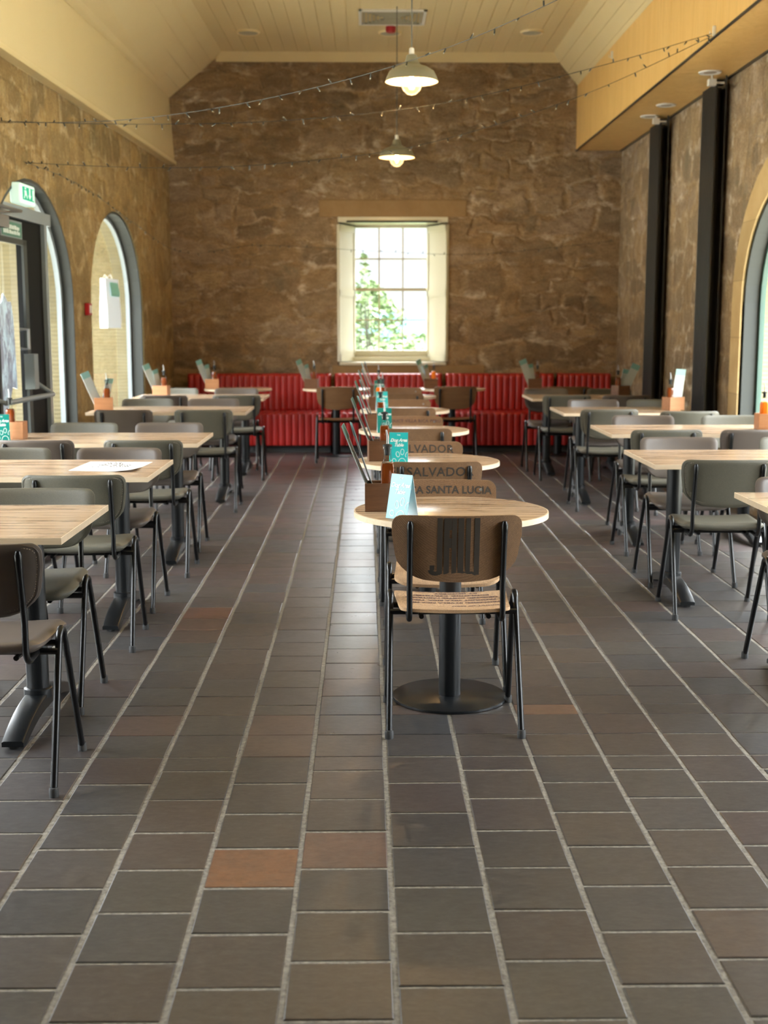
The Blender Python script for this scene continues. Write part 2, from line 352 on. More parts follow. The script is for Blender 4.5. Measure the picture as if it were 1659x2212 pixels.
# ------------------------------------------------------------------ mesh helpers
class MB:
    def __init__(s): s.v = []; s.f = []; s.mi = []
    def add(s, vs, fs, mi=0, mat=None):
        o = len(s.v)
        for v in vs: s.v.append(tuple(mat @ Vector(v)) if mat else tuple(v))
        for f in fs: s.f.append([i + o for i in f]); s.mi.append(mi)
        return s
    def box(s, a, b, mi=0, mat=None):
        (x0, y0, z0), (x1, y1, z1) = a, b
        vs = [(x0,y0,z0),(x1,y0,z0),(x1,y1,z0),(x0,y1,z0),(x0,y0,z1),(x1,y0,z1),(x1,y1,z1),(x0,y1,z1)]
        return s.add(vs, [(0,3,2,1),(4,5,6,7),(0,1,5,4),(1,2,6,5),(2,3,7,6),(3,0,4,7)], mi, mat)
    def tube(s, pts, r, n=8, mi=0, cap=True, flat=None):
        pts = [Vector(p) for p in pts]; rs = r if isinstance(r, (list, tuple)) else [r] * len(pts)
        rings = []; up = Vector((0.123, 0.97, 0.21))
        for i, p in enumerate(pts):
            d = (pts[min(i + 1, len(pts) - 1)] - pts[max(i - 1, 0)]).normalized()
            a = up - d * up.dot(d)
            if a.length < 1e-3: a = Vector((1, 0, 0)) - d * d.x
            a.normalize(); up = a; b = d.cross(a)
            rings.append([p + (a * math.cos(2*PI*j/n) + b * math.sin(2*PI*j/n)) * rs[i] for j in range(n)])
        vs = [v for R in rings for v in R]; fs = []
        for i in range(len(pts) - 1):
            for j in range(n):
                fs.append((i*n + j, i*n + (j+1) % n, (i+1)*n + (j+1) % n, (i+1)*n + j))
        if cap: fs += [tuple(range(n))[::-1], tuple((len(pts)-1)*n + j for j in range(n))]
        return s.add(vs, fs, mi)
    def lathe(s, prof, c=(0, 0, 0), n=24, mi=0, mat=None, cap=True):
        vs = []; fs = []
        for r, z in prof:
            for j in range(n): vs.append((c[0] + r*math.cos(2*PI*j/n), c[1] + r*math.sin(2*PI*j/n), c[2] + z))
        m = len(prof)
        for i in range(m - 1):
            for j in range(n): fs.append((i*n+j, i*n+(j+1)%n, (i+1)*n+(j+1)%n, (i+1)*n+j))
        if cap and prof[0][0] > 1e-4: fs.append(tuple(range(n))[::-1])
        if cap and prof[-1][0] > 1e-4: fs.append(tuple((m-1)*n+j for j in range(n)))
        return s.add(vs, fs, mi, mat)
    def mesh(s, name, mats, smooth=False):
        me = bpy.data.meshes.new(name); me.from_pydata(s.v, [], s.f)
        for m in (mats if isinstance(mats, (list, tuple)) else [mats]): me.materials.append(m)
        if any(s.mi): me.polygons.foreach_set('material_index', s.mi)
        if smooth:
            me.polygons.foreach_set('use_smooth', [True] * len(me.polygons))
            try: me.set_sharp_from_angle(angle=math.radians(38))
            except Exception: pass
        me.validate(); me.update(); return me
    def obj(s, name, mats, parent=None, smooth=False, loc=(0, 0, 0), rot=(0, 0, 0), bevel=0):
        return link(name, s.mesh(name, mats, smooth), parent, loc, rot, bevel)

def link(name, me, parent=None, loc=(0, 0, 0), rot=(0, 0, 0), bevel=0):
    o = bpy.data.objects.new(name, me); COL.objects.link(o)
    o.location = loc; o.rotation_euler = rot
    if parent: o.parent = parent
    if bevel:
        b = o.modifiers.new('bevel', 'BEVEL'); b.width = bevel; b.segments = 2; b.limit_method = 'ANGLE'
    return o

def tag(o, label, cat, group=None, kind=None):
    o['label'] = label; o['category'] = cat
    if group: o['group'] = group
    if kind: o['kind'] = kind
    return o
def struct(o): o['kind'] = 'structure'; return o
def empty(name, loc=(0, 0, 0), rot=0.0):
    o = bpy.data.objects.new(name, None); COL.objects.link(o); o.location = loc; o.rotation_euler = (0, 0, rot)
    o.empty_display_size = 0.1; return o
def copy_tree(o, parent=None):
    c = o.copy(); COL.objects.link(c); c.parent = parent
    for ch in list(CHILD.get(o.name, [])) or [x for x in o.children]: copy_tree(ch, c)
    return c
CHILD = {}

def text_geo(txt, size, shear=0.0, bold=0.0, align='CENTER', space=1.0, sx=1.0):
    """flat lettering in XY as (verts, faces)"""
    cu = bpy.data.curves.new('t', 'FONT'); cu.body = txt; cu.size = size; cu.shear = shear; cu.offset = bold
    cu.align_x = align; cu.align_y = 'CENTER'; cu.space_character = space; cu.resolution_u = 3; cu.fill_mode = 'FRONT'
    o = bpy.data.objects.new('t', cu); COL.objects.link(o)
    dg = bpy.context.evaluated_depsgraph_get(); dg.update()
    me = o.evaluated_get(dg).to_mesh()
    vs = [(v.co.x * sx, v.co.y) for v in me.vertices]; fs = [tuple(p.vertices) for p in me.polygons]
    o.evaluated_get(dg).to_mesh_clear()
    bpy.data.objects.remove(o); bpy.data.curves.remove(cu)
    return vs, fs

# ------------------------------------------------------------------ floor
def build_floor():
    mb = MB(); cols = []
    X0 = 0.065; P = 0.249
    greys = [(0.074, 0.066, 0.060), (0.082, 0.072, 0.063), (0.090, 0.072, 0.061), (0.076, 0.072, 0.069), (0.086, 0.068, 0.062), (0.080, 0.075, 0.066), (0.094, 0.075, 0.061), (0.066, 0.067, 0.069)]
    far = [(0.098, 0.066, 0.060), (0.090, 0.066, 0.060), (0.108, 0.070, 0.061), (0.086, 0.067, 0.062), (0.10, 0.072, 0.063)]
    special = [((-.306, 3.218), (0.36, 0.15, 0.065)), ((-.06, 3.34), (0.22, 0.115, 0.078)), ((-.84, 4.43), (0.15, 0.085, 0.062)), ((-.31, 4.42), (0.14, 0.088, 0.07)),
               ((-.36, 4.19), (0.135, 0.088, 0.068)), ((-.83, 6.3), (0.28, 0.12, 0.07)), ((-.83, 6.06), (0.20, 0.105, 0.07)), ((.70, 4.62), (0.30, 0.15, 0.085)),
               ((.985, 8.6), (0.24, 0.10, 0.06)), ((-.83, 5.83), (0.15, 0.09, 0.065)), ((.12, 4.42), (0.058, 0.068, 0.075)), ((.85, 2.9), (0.13, 0.085, 0.06)), ((.2, 4.62), (0.15, 0.10, 0.08))]
    rnd = random.Random(3)
    for ci in range(-13, 13):
        xa, xb = X0 + ci * P, X0 + (ci + 1) * P
        half = ci % 2 != 0
        rows = []
        y = 4.098
        rows.append((y, 4.327)); rows.append((4.327, 4.557))
        if half: rows.append((3.962, 4.098)); yy = 3.962
        else: yy = 4.098
        while yy > YF: rows.append((yy - 0.2505, yy)); yy -= 0.2505
        yy = 4.557
        if not half: rows.append((yy, yy + 0.123)); yy += 0.123
        while yy < YB: rows.append((yy, yy + 0.2425)); yy += 0.2425
        for (ya, yb) in rows:
            if yb < YF or ya > YB: continue
            gl, gt = 0.0078, (0.0062 if ya < 4.09 else 0.0028)
            j = lambda a=0.0012: rnd.uniform(-a, a)
            x0, x1, y0, y1 = xa + gl + j(), xb - gl + j(), ya + gt + j(), yb - gt + j()
            zt = rnd.uniform(-0.0008, 0.0004); c = 0.0025; zb = -0.009
            tilt = [rnd.uniform(-0.0007, 0.0007) for _ in range(4)]
            vs = [(x0, y0, zb), (x1, y0, zb), (x1, y1, zb), (x0, y1, zb),
                  (x0, y0, zt - 0.0014), (x1, y0, zt - 0.0014), (x1, y1, zt - 0.0014), (x0, y1, zt - 0.0014),
                  (x0 + c, y0 + c, zt + tilt[0]), (x1 - c, y0 + c, zt + tilt[1]), (x1 - c, y1 - c, zt + tilt[2]), (x0 + c, y1 - c, zt + tilt[3])]
            fs = [(0,1,5,4),(1,2,6,5),(2,3,7,6),(3,0,4,7),(4,5,9,8),(5,6,10,9),(6,7,11,10),(7,4,8,11),(8,9,10,11)]
            mb.add(vs, fs)
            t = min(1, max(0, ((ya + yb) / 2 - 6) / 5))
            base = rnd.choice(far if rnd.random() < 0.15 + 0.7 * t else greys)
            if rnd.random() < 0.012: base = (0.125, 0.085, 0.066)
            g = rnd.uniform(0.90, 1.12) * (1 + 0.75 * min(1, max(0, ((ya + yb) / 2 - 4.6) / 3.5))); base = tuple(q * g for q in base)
            if ci == -1 and ya > 3.9: base = (base[0] * 1.12, base[1] * 1.22, base[2] * 1.35)  # window sheen stripe: this tile column is coloured lighter and bluer
            for (sx, sy), sc in special:
                if xa <= sx < xb and ya <= sy < yb: base = sc
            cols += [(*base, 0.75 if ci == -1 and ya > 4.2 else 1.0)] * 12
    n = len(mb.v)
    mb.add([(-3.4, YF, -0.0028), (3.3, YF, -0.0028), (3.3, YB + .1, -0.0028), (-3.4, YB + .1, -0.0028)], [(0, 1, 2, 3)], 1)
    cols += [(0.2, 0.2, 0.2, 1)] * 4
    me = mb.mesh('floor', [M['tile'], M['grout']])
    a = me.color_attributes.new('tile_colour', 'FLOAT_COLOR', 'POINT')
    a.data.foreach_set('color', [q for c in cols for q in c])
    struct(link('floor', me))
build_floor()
g2 = MB(); g2.box((-40, -20, -0.30), (-2.6, 16, -0.06)); g2.box((3.0, -20, -0.30), (40, 16, -0.06)); g3 = MB(); g3.box((-40, 16.0, -0.30), (60, 120, -0.055)); tag(g3.obj('lawn', M['grass']), 'green lawn outside the back window', 'lawn', kind='structure')
tag(g2.obj('ground', M['lawn']), 'pale ground outside the windows, bouncing light onto the ceiling', 'ground', kind='structure')

# ------------------------------------------------------------------ walls
def arch_pts(yc, z0=0.0, w=A_W, rise=A_RISE, sp=A_SP, n=20):
    pts = [(yc - w, z0), (yc - w, sp)]
    for i in range(1, n): 
        a = PI - PI * i / n
        pts.append((yc + w * math.cos(a), sp + rise * math.sin(a)))
    pts += [(yc + w, sp), (yc + w, z0)]
    return pts

def side_wall(name, arches, fx, sgn, ztop, mat):
    """arches: list of (yc, sill); fx(y)->x ; sgn -1 for the left wall (outwards)"""
    T = 0.62
    # inner outline: runs along the floor and over each arch, so no holes are needed
    pts = [(YF, ztop), (YF, 0.0)]
    for yc, sill in sorted(arches):
        if sill <= 0: pts += arch_pts(yc, 0.0)
    pts += [(YB + .0, 0.0), (YB + .0, ztop)]
    holes = [arch_pts(yc, sill) for yc, sill in arches if sill > 0]
    mb = MB()
    for out in (0.0, T):
        loops = [[Vector((y, z, 0)) for y, z in pts]] + [[Vector((y, z, 0)) for y, z in h] for h in holes]
        flat = [v for lp in loops for v in lp]
        tris = tessellate_polygon(loops)
        vs = [(fx(v.x) + sgn * out, v.x, v.y) for v in flat]
        mb.add(vs, [tuple(t) for t in tris], 0 if out == 0 else 1)
    for yc, sill in arches:                      # reveals
        ap = arch_pts(yc, max(sill, 0))
        if sill > 0: ap = ap + [ap[0]]
        vs = []
        for y, z in ap: vs += [(fx(y), y, z), (fx(y) + sgn * T, y, z)]
        mb.add(vs, [(2*i, 2*i+2, 2*i+3, 2*i+1) for i in range(len(ap) - 1)], 1)
    vs = [(fx(YF), YF, ztop), (fx(YF)+sgn*T, YF, ztop), (fx(YB), YB, ztop), (fx(YB)+sgn*T, YB, ztop)]
    mb.add(vs, [(0, 1, 3, 2)], 1)
    struct(mb.obj(name, [mat, M['ashlar']]))
side_wall('wall_left', [(y, 0.0 if i in (1,) else 0.25) for i, y in enumerate(L_ARCH)], xl, -1, 4.6, M['stone_left'])
side_wall('wall_right', [(y, 0.25) for y in R_ARCH], lambda y: XR, 1, 4.6, M['stone_right'])

# back wall with the window opening
WX0, WX1, WZ0, WZ1 = -0.318, 0.972, 0.975, 2.70
mb = MB()
def wall_panel(mb, x0, x1, z0, z1, y, y2):
    mb.box((x0, y, z0), (x1, y2, z1))
T = 0.7
wall_panel(mb, -3.2, WX0, 0, 4.75, YB, YB + T); wall_panel(mb, WX1, 3.8, 0, 4.75, YB, YB + T)
wall_panel(mb, WX0, WX1, 0, WZ0, YB, YB + T); wall_panel(mb, WX0, WX1, WZ1, 4.75, YB, YB + T)
struct(mb.obj('wall_back', M['stone_back']))
# smooth dressed stone lintel over and below the window
lt = MB(); lt.box((WX0 - 0.22, YB - 0.012, WZ1), (WX1 + 0.22, YB + 0.05, WZ1 + 0.20)); lt.box((WX0 - 0.08, YB - 0.012, 0.86), (WX1 + 0.45, YB + 0.05, WZ0))
struct(lt.obj('trim_1', ashlar('lintel_stone', (0.27, 0.175, 0.085), False, False), bevel=0.01))
# wall behind the camera, solid and coloured dark to cut light from behind
mb = MB()
wall_panel(mb, -3.7, 3.7, 0, 4.75, YF - 0.3, YF)
struct(mb.obj('wall_front', plain('dim_brown_wall', (0.10, 0.07, 0.045), 0.8)))

# smooth dressed stone around the arches
def surround(name, yc, fx, sgn, sill, w=0.26, mat=None):
    mb = MB(); inn = arch_pts(yc, 0.02); out = arch_pts(yc, 0.02, A_W + w, A_RISE + w * 1.05)
    n = len(inn); vs = []
    for (a, b) in zip(inn, out):
        for (y, z), dx in ((a, 0.012), (b, 0.008)): vs.append((fx(y) - sgn * dx, y, z))
        for (y, z) in (a, b): vs.append((fx(y) + sgn * 0.03, y, z))
    fs = []
    for i in range(n - 1):
        a = 4 * i; b = a + 4
        fs += [(a, a+1, b+1, b), (a+2, b+2, b+3, a+3), (a, b, b+2, a+2), (a+1, a+3, b+3, b+1)]
    fs += [(0, 2, 3, 1), (4*(n-1), 4*(n-1)+1, 4*(n-1)+3, 4*(n-1)+2)]
    mb.add(vs, fs); struct(mb.obj(name, mat or M['ashlar_in']))
for i, y in enumerate(R_ARCH[:3]): surround('trim_%d' % (i + 2), y, lambda y: XR, 1, 0)
M['ashlar_left'] = ashlar('smooth_sandstone_left', (0.36, 0.235, 0.10), True, False, 0.45)

# ------------------------------------------------------------------ arched windows and the door
def ring(mb, yc, fx, sgn, z0, o0, o1, r0, r1, mi=0, rise_k=1.0):
    """arched band between insets r0<r1 from the opening, from outward offset o0 to o1"""
    a = arch_pts(yc, z0, A_W - r0, A_RISE - r0); b = arch_pts(yc, z0, A_W - r1, A_RISE - r1)
    vs = []
    for (p, q) in zip(a, b):
        for (y, z), o in ((p, o0), (q, o0), (p, o1), (q, o1)): vs.append((fx(y) + sgn * o, y, z))
    fs = []
    for i in range(len(a) - 1):
        A = 4 * i; B = A + 4
        fs += [(A, A+1, B+1, B), (A+2, B+2, B+3, A+3), (A+1, A+3, B+3, B+1), (A, B, B+2, A+2)]
    n = 4 * (len(a) - 1); fs += [(0, 2, 3, 1), (n, n+1, n+3, n+2)]
    mb.add(vs, fs, mi)
def pane_arch(yc, fx, sgn, z0, o, inset):
    a = arch_pts(yc, z0, A_W - inset, A_RISE - inset)
    mb = MB(); mb.add([(fx(y) + sgn * o, y, z) for y, z in a], [tuple(range(len(a)))]); return mb
def arch_window(num, yc, fx, sgn, sill=0.25):
    w = MB(); ring(w, yc, fx, sgn, sill, 0.015, 0.13, 0.0, 0.022)
    y0, y1 = yc - A_W, yc + A_W
    w.box((fx(yc) + sgn*0.015 - 0.03, y0, sill - 0.02), (fx(yc) + sgn*0.13 + 0.03, y1, sill + 0.03))
    o = struct(w.obj('window_%d' % num, M['grey_frame']))
    f = MB(); ring(f, yc, fx, sgn, sill, 0.13, 0.17, 0.0, 0.055)
    f.box((min(fx(y0), fx(y1)) + sgn*0.17 - 0.02, y0, sill), (fx(yc) + sgn*0.13 + 0.02, y1, sill + 0.07))
    f.obj('window_frame', M['pale_frame'] if sgn < 0 else M['green_frame'], o)
    pane_arch(yc, fx, sgn, sill + 0.05, 0.15, 0.05).obj('window_glass', M['glass'], o)
    return o
wn = 1
for i, y in enumerate(L_ARCH):
    if i != 1: arch_window(wn, y, xl, -1); wn += 1
for y in R_ARCH: arch_window(wn, y, lambda y: XR, 1); wn += 1

# glazed door under the second left arch
yc = L_ARCH[1]
def dx(y, o): return xl(y) - o
d = MB(); ring(d, yc, xl, -1, 0.0, 0.0, 0.085, 0.0, 0.024)
door = struct(d.obj('door_1', M['grey_frame']))
f = MB(); ring(f, yc, xl, -1, 0.0, 0.085, 0.125, 0.0, 0.07)
f.obj('door_frame', M['pale_frame'], door)
def slab(mb, y0, y1, z0, z1, o0, o1, mi=0):
    vs = [(dx(y, o), y, z) for z in (z0, z1) for (y, o) in ((y0, o0), (y1, o0), (y1, o1), (y0, o1))]
    mb.add(vs, [(0, 1, 2, 3), (7, 6, 5, 4), (0, 4, 5, 1), (1, 5, 6, 2), (2, 6, 7, 3), (3, 7, 4, 0)], mi)
t = MB(); slab(t, yc - 0.86, yc + 0.47, 2.215, 2.305, 0.0, 0.13); slab(t, 9.90, 9.965, 0, 2.22, 0.0, 0.13)
t.obj('transom', M['pale_frame'], door)
gl = pane_arch(yc, xl, -1, 0.02, 0.105, 0.06); gl.obj('door_glass', M['glass'], door)
lf = MB(); slab(lf, 9.44, 9.90, 0.01, 2.215, 0.03, 0.08); slab(lf, 8.62, 8.76, 0.01, 2.215, 0.03, 0.08)
slab(lf, 8.76, 9.44, 2.04, 2.215, 0.03, 0.08); slab(lf, 8.76, 9.44, 0.01, 0.28, 0.03, 0.08)
leaf = lf.obj('door_leaf', plain('black_door_paint', (0.008, 0.008, 0.008), 0.6, 0, 0.08), door)
bd = MB(); slab(bd, 9.40, 9.48, 0.28, 2.06, 0.012, 0.03); slab(bd, 8.74, 8.79, 0.28, 2.06, 0.012, 0.03); slab(bd, 8.74, 9.48, 2.03, 2.07, 0.012, 0.03)
bd.obj('glazing_bead', M['grey_frame'], leaf)
pb = MB(); pb.tube([(dx(8.5, -0.10), 8.5, 0.93), (dx(9.62, -0.10), 9.62, 0.93)], 0.018, 10)
pb.tube([(dx(9.62, -0.10), 9.62, 0.93), (dx(9.5, 0.0), 9.5, 1.03), (dx(9.44, 0.0), 9.44, 1.2)], 0.018, 8)
slab(pb, 9.36, 9.46, 0.98, 1.24, -0.045, 0.03); pb.tube([(dx(8.5, -0.10), 8.5, 0.93), (dx(8.45, 0.03), 8.45, 0.99)], 0.016, 8)
pb.obj('push_bar', M['pale_frame'], leaf, smooth=True)
hd = MB(); hd.tube([(dx(9.3, 0.03), 9.3, 1.28), (dx(9.3, -0.03), 9.3, 1.28), (dx(9.3, -0.03), 9.3, 1.42), (dx(9.3, 0.03), 9.3, 1.42)], 0.012, 8)
hd.obj('door_handle', M['steel'], leaf, smooth=True)
cl = MB(); slab(cl, 8.66, 8.90, 2.12, 2.2, -0.05, 0.03); cl.tube([(dx(8.6, -0.06), 8.6, 2.2), (dx(8.95, -0.12), 8.95, 2.235), (dx(8.6, -0.03), 8.5, 2.26)], 0.012, 6)
cl.obj('door_closer', M['steel'], leaf)
dc = MB(); a = [(8.55, .95), (8.6, 1.30), (8.62, 1.55), (8.7, 1.66), (8.76, 1.6), (8.82, 1.62), (8.86, 1.68), (8.94, 1.62), (9.02, 1.62), (9.06, 1.5), (9.08, 1.2), (9.09, 0.98), (8.98, 1.0), (8.9, 0.88), (8.82, 0.8), (8.7, 0.78)]
a = [(y + 0.31, z) for y, z in a]
dc.add([(dx(y, 0.099), y, z) for y, z in a] + [(dx(y, 0.101), y, z) for y, z in a], [tuple(range(len(a))), tuple(range(len(a), 2*len(a)))[::-1]])
tag(dc.obj('window_decal', M['decal']), 'pale frosted floral sticker on the glass of the left door', 'decal')

# green notice on the door above its glass
sg = MB(); slab(sg, 8.92, 9.40, 2.065, 2.195, 0.018, 0.03)
s_o = tag(sg.obj('door_notice', M['pale_frame']), 'pale framed green notice on the door above its glass', 'sign')
s2 = MB(); slab(s2, 8.94, 9.38, 2.08, 2.18, 0.015, 0.018); s2.obj('notice_panel', M['dull_green'], s_o)
s3 = MB(); rr = random.Random(5)
for r_ in range(2):
    yy = 8.97
    while yy < 9.33:
        w = rr.uniform(0.012, 0.03); slab(s3, yy, yy + w, 2.096 + r_*0.034, 2.116 + r_*0.034 + rr.uniform(0, .01), 0.0135, 0.015); yy += w + 0.012
s3.obj('notice_print', M['print_white'], s_o)

# exit sign: lit box over the transom
e0, e1, ez0, ez1 = 9.15, 9.50, 2.312, 2.458
ex = MB(); slab(ex, e0, e1, ez0, ez1, -0.06, 0.02)
eo = tag(ex.obj('exit_sign', M['sign_white'], bevel=0.015), 'lit white and green emergency exit sign with running figure and arrow, over the door', 'sign')
ep = MB(); slab(ep, e0 + 0.045, e1 - 0.045, ez0 + 0.03, ez1 - 0.025, -0.064, -0.06); ep.obj('sign_panel', M['sign_green'], eo)
em = MB()
def poly_on(mb, pts, o=-0.067):
    mb.add([(dx(y, o), y, z) for y, z in pts], [tuple(range(len(pts)))])
Z = lambda q: ez0 + 0.03 + q
def sy(y): return y + 0.075
def sz_(q): return ez0 + 0.03 + q * 0.76
for pts_ in ([(9.255, .115), (9.285, .115), (9.285, .05), (9.305, .05), (9.27, .01), (9.235, .05), (9.255, .05)], [(9.335, .01), (9.365, .01), (9.365, .11), (9.335, .11)],
             [(9.15, .105), (9.17, .118), (9.19, .105), (9.17, .092)], [(9.14, .085), (9.19, .088), (9.20, .05), (9.215, .03), (9.21, .008), (9.19, .035), (9.165, .045), (9.145, .012), (9.125, .01), (9.15, .05)]):
    poly_on(em, [(sy(y), sz_(q)) for y, q in pts_])     # arrow, doorway, head, running figure
em.obj('pictogram', M['sign_white'], eo)

# paper notices on the far left window
def wpaper(y0, y1, z0, z1, o, mat, name, par=None):
    m = MB(); n = 8; vs = []
    for i in range(n + 1):
        q = i / n; z = z1 + (z0 - z1) * q
        for yy in (y0, y1): vs.append((dx(yy, o) + 0.02 * math.sin(q * 2.5) * q, yy + 0.03*q*(1 if yy == y1 else -0.3), z))
    m.add(vs, [(2*i, 2*i+1, 2*i+3, 2*i+2) for i in range(n)]); return m.obj(name, mat, par, smooth=True)
wp = wpaper(12.30, 12.84, 1.42, 1.90, 0.125, M['backlit_paper'], 'window_poster')
tag(wp, 'curled white paper poster with teal heading, hung on the far left arched window', 'poster')
wpaper(12.45, 12.78, 1.73, 1.865, 0.118, plain('poster_teal', (0.25, 0.62, 0.56), 0.5), 'poster_heading', wp)
m = MB(); m.tube([(dx(12.4, .13), 12.4, 1.90), (dx(12.5, .12), 12.5, 1.94), (dx(12.6, .13), 12.6, 1.90)], 0.003, 6); m.obj('hanging_loop', M['white_plastic'], wp)
# red call point on the pier
rc = MB(); slab(rc, 11.00, 11.10, 1.535, 1.640, -0.045, -0.004)
ro = tag(rc.obj('fire_call_point', M['red_plastic'], bevel=0.006), 'small red fire alarm call point on the stone pier between door and window', 'alarm')
r2 = MB(); slab(r2, 11.015, 11.085, 1.555, 1.62, -0.048, -0.044); r2.obj('call_point_glass', M['white_plastic'], ro)

# back window: splayed lining, shutters, sash
GX0, GX1, GZ0, GZ1, GY = -0.118, 0.742, 1.145, 2.60, YB + 0.36
w = MB()
w.box((GX0 - 0.06, GY - 0.02, GZ0 - 0.06), (GX0, GY + 0.05, GZ1 + 0.06)); w.box((GX1, GY - 0.02, GZ0 - 0.06), (GX1 + 0.06, GY + 0.05, GZ1 + 0.06))
w.box((GX0 - 0.06, GY - 0.02, GZ1), (GX1 + 0.06, GY + 0.05, GZ1 + 0.07)); w.box((GX0 - 0.06, GY - 0.04, GZ0 - 0.09), (GX1 + 0.06, GY + 0.05, GZ0))
w.box((WX0, GY - 0.01, WZ0), (GX0 - 0.05, GY + 0.03, WZ1)); w.box((GX1 + 0.05, GY - 0.01, WZ0), (WX1, GY + 0.03, WZ1)); w.box((WX0, GY - 0.01, GZ1 + 0.05), (WX1, GY + 0.03, WZ1)); w.box((WX0, GY - 0.01, WZ0), (WX1, GY + 0.03, GZ0 - 0.05))
bw = struct(w.obj('window_%d' % wn, M['cream_win'], bevel=0.004))
mu = MB()
for i in (1, 2):
    x = GX0 + (GX1 - GX0) * i / 3; mu.box((x - 0.009, GY, GZ0), (x + 0.009, GY + 0.03, GZ1))
for i in (1, 2, 3):
    z = GZ0 + (GZ1 - GZ0) * i / 4; h = 0.018 if i == 2 else 0.009; mu.box((GX0, GY - (0.015 if i == 2 else 0), z - h), (GX1, GY + 0.03, z + h))
mu.obj('glazing_bars', M['cream_win'], bw)
pg = MB(); pg.add([(GX0, GY + .015, GZ0), (GX1, GY + .015, GZ0), (GX1, GY + .015, GZ1), (GX0, GY + .015, GZ1)], [(0, 1, 2, 3)]); pg.obj('window_glass', M['glass'], bw)
ln = MB()
def quad_th(mb, p, q, z0, z1, t):          # vertical board between plan points p,q
    p, q = Vector(p), Vector(q); d = (q - p).normalized(); n = Vector((-d.y, d.x)) * t
    vs = [(a.x, a.y, z) for z in (z0, z1) for a in (p, q, q + n, p + n)]
    mb.add(vs, [(0, 3, 2, 1), (4, 5, 6, 7), (0, 1, 5, 4), (1, 2, 6, 5), (2, 3, 7, 6), (3, 0, 4, 7)])
ln.add([(WX0, YB, WZ1 - 0.06), (WX1, YB, WZ1 - 0.06), (GX1 + .06, GY, GZ1 + 0.03), (GX0 - .06, GY, GZ1 + 0.03), (WX0, YB, WZ1), (WX1, YB, WZ1), (GX1 + .06, GY, WZ1), (GX0 - .06, GY, WZ1)],
       [(0, 3, 2, 1), (4, 5, 6, 7), (0, 1, 5, 4), (1, 2, 6, 5), (2, 3, 7, 6), (3, 0, 4, 7)])
ln.box((WX0, YB - 0.015, WZ1 - 0.045), (WX1, YB + 0.03, WZ1)); ln.obj('window_head', M['cream_win'], bw)
si = MB(); si.box((WX0 + .01, YB - 0.03, WZ0), (WX1 - .01, GY - 0.03, WZ0 + 0.035)); si.box((GX0 - 0.05, GY - 0.10, WZ0 + .03), (GX1 + 0.05, GY - 0.03, WZ0 + .09))
si.obj('window_sill', M['cream_win'], bw, bevel=0.004)
for sx_, (p, q) in (('l', ((WX0 + 0.012, YB - 0.035), (GX0 - 0.005, GY - 0.03))), ('r', ((GX1 + 0.005, GY - 0.03), (WX1 - 0.012, YB - 0.035)))):
    sh = MB(); quad_th(sh, p, q, WZ0 + 0.045, WZ1 - 0.085, 0.028)
    P_, Q_ = Vector(p), Vector(q); dd = Q_ - P_
    rail = MB()
    for (u0, u1, v0, v1) in ((0, .08, 0, 1), (.92, 1, 0, 1), (0, 1, 0, .05), (0, 1, .95, 1), (0, 1, .48, .53)):
        z0, z1 = WZ0 + 0.045, WZ1 - 0.085
        quad_th(rail, tuple(P_ + dd * u0), tuple(P_ + dd * u1), z0 + (z1 - z0) * v0, z0 + (z1 - z0) * v1, -0.008)
    so = sh.obj('window_shutter', M['cream_win'], bw); rail.obj('shutter_rail', M['cream_win'], so)
bl = MB(); bl.tube([(WX0 + 0.10, YB - 0.035, WZ1 - 0.055), (WX1 - 0.12, YB - 0.035, WZ1 - 0.055)], 0.011, 8); bl.obj('blind_pole', M['black_metal'], bw)

# ------------------------------------------------------------------ ceiling
mb = MB()
def strip_boards(mb, p0, p1, q0, q1, nb, gap=0.006, th=0.012):
    """boards running p->q (near->far); p0..p1 near edge, q0..q1 far edge"""
    p0, p1, q0, q1 = map(Vector, (p0, p1, q0, q1))
    nrm = (p1 - p0).cross(q0 - p0).normalized()
    if nrm.z > 0: nrm = -nrm
    for i in range(nb):
        a, b = i / nb, (i + 1) / nb; g = gap / (p1 - p0).length / 2
        c = [p0.lerp(p1, a + g), p0.lerp(p1, b - g), q0.lerp(q1, b - g), q0.lerp(q1, a + g)]
        vs = [v + nrm * th for v in c] + c
        mb.add(vs, [(0, 1, 2, 3), (0, 4, 5, 1), (1, 5, 6, 2), (2, 6, 7, 3), (3, 7, 4, 0)])
    mb.add([p0, p1, q1, q0], [(0, 1, 2, 3)])
Ya, Yb_ = YF, YB
FL0, FL1 = -1.86, -1.64     # fold on the left, near and far
FR = 2.17
strip_boards(mb, (FL0, Ya, ZC), (FR, Ya, ZC), (FL1, Yb_, ZC), (FR, Yb_, ZC), 26)
cn, cf = (xl(Ya) + 0.02, Ya), (WL0 + 0.02, Yb_)
strip_boards(mb, (FL0, Ya, ZC), (cn[0] - .0, Ya, 4.05), (FL1, Yb_, ZC), (cf[0], Yb_, 4.05), 5)
strip_boards(mb, (cn[0], Ya, 4.05), (cn[0] + 0.05, Ya, 3.30), (cf[0], Yb_, 4.05), (cf[0] + 0.05, Yb_, 3.30), 5)
strip_boards(mb, (FR, Ya, ZC), (2.62, Ya, 4.02), (FR, Yb_, ZC), (2.62, Yb_, 4.02), 5)
mb.add([(2.62, Ya, 4.02), (3.1, Ya, 3.46), (3.1, Yb_, 3.46), (2.62, Yb_, 4.02)], [(0, 1, 2, 3)])
mb.box((-3.6, Ya - .3, ZC + 0.05), (3.8, Yb_ + .7, ZC + 0.2))
struct(mb.obj('ceiling', M['boards']))
ev = MB()
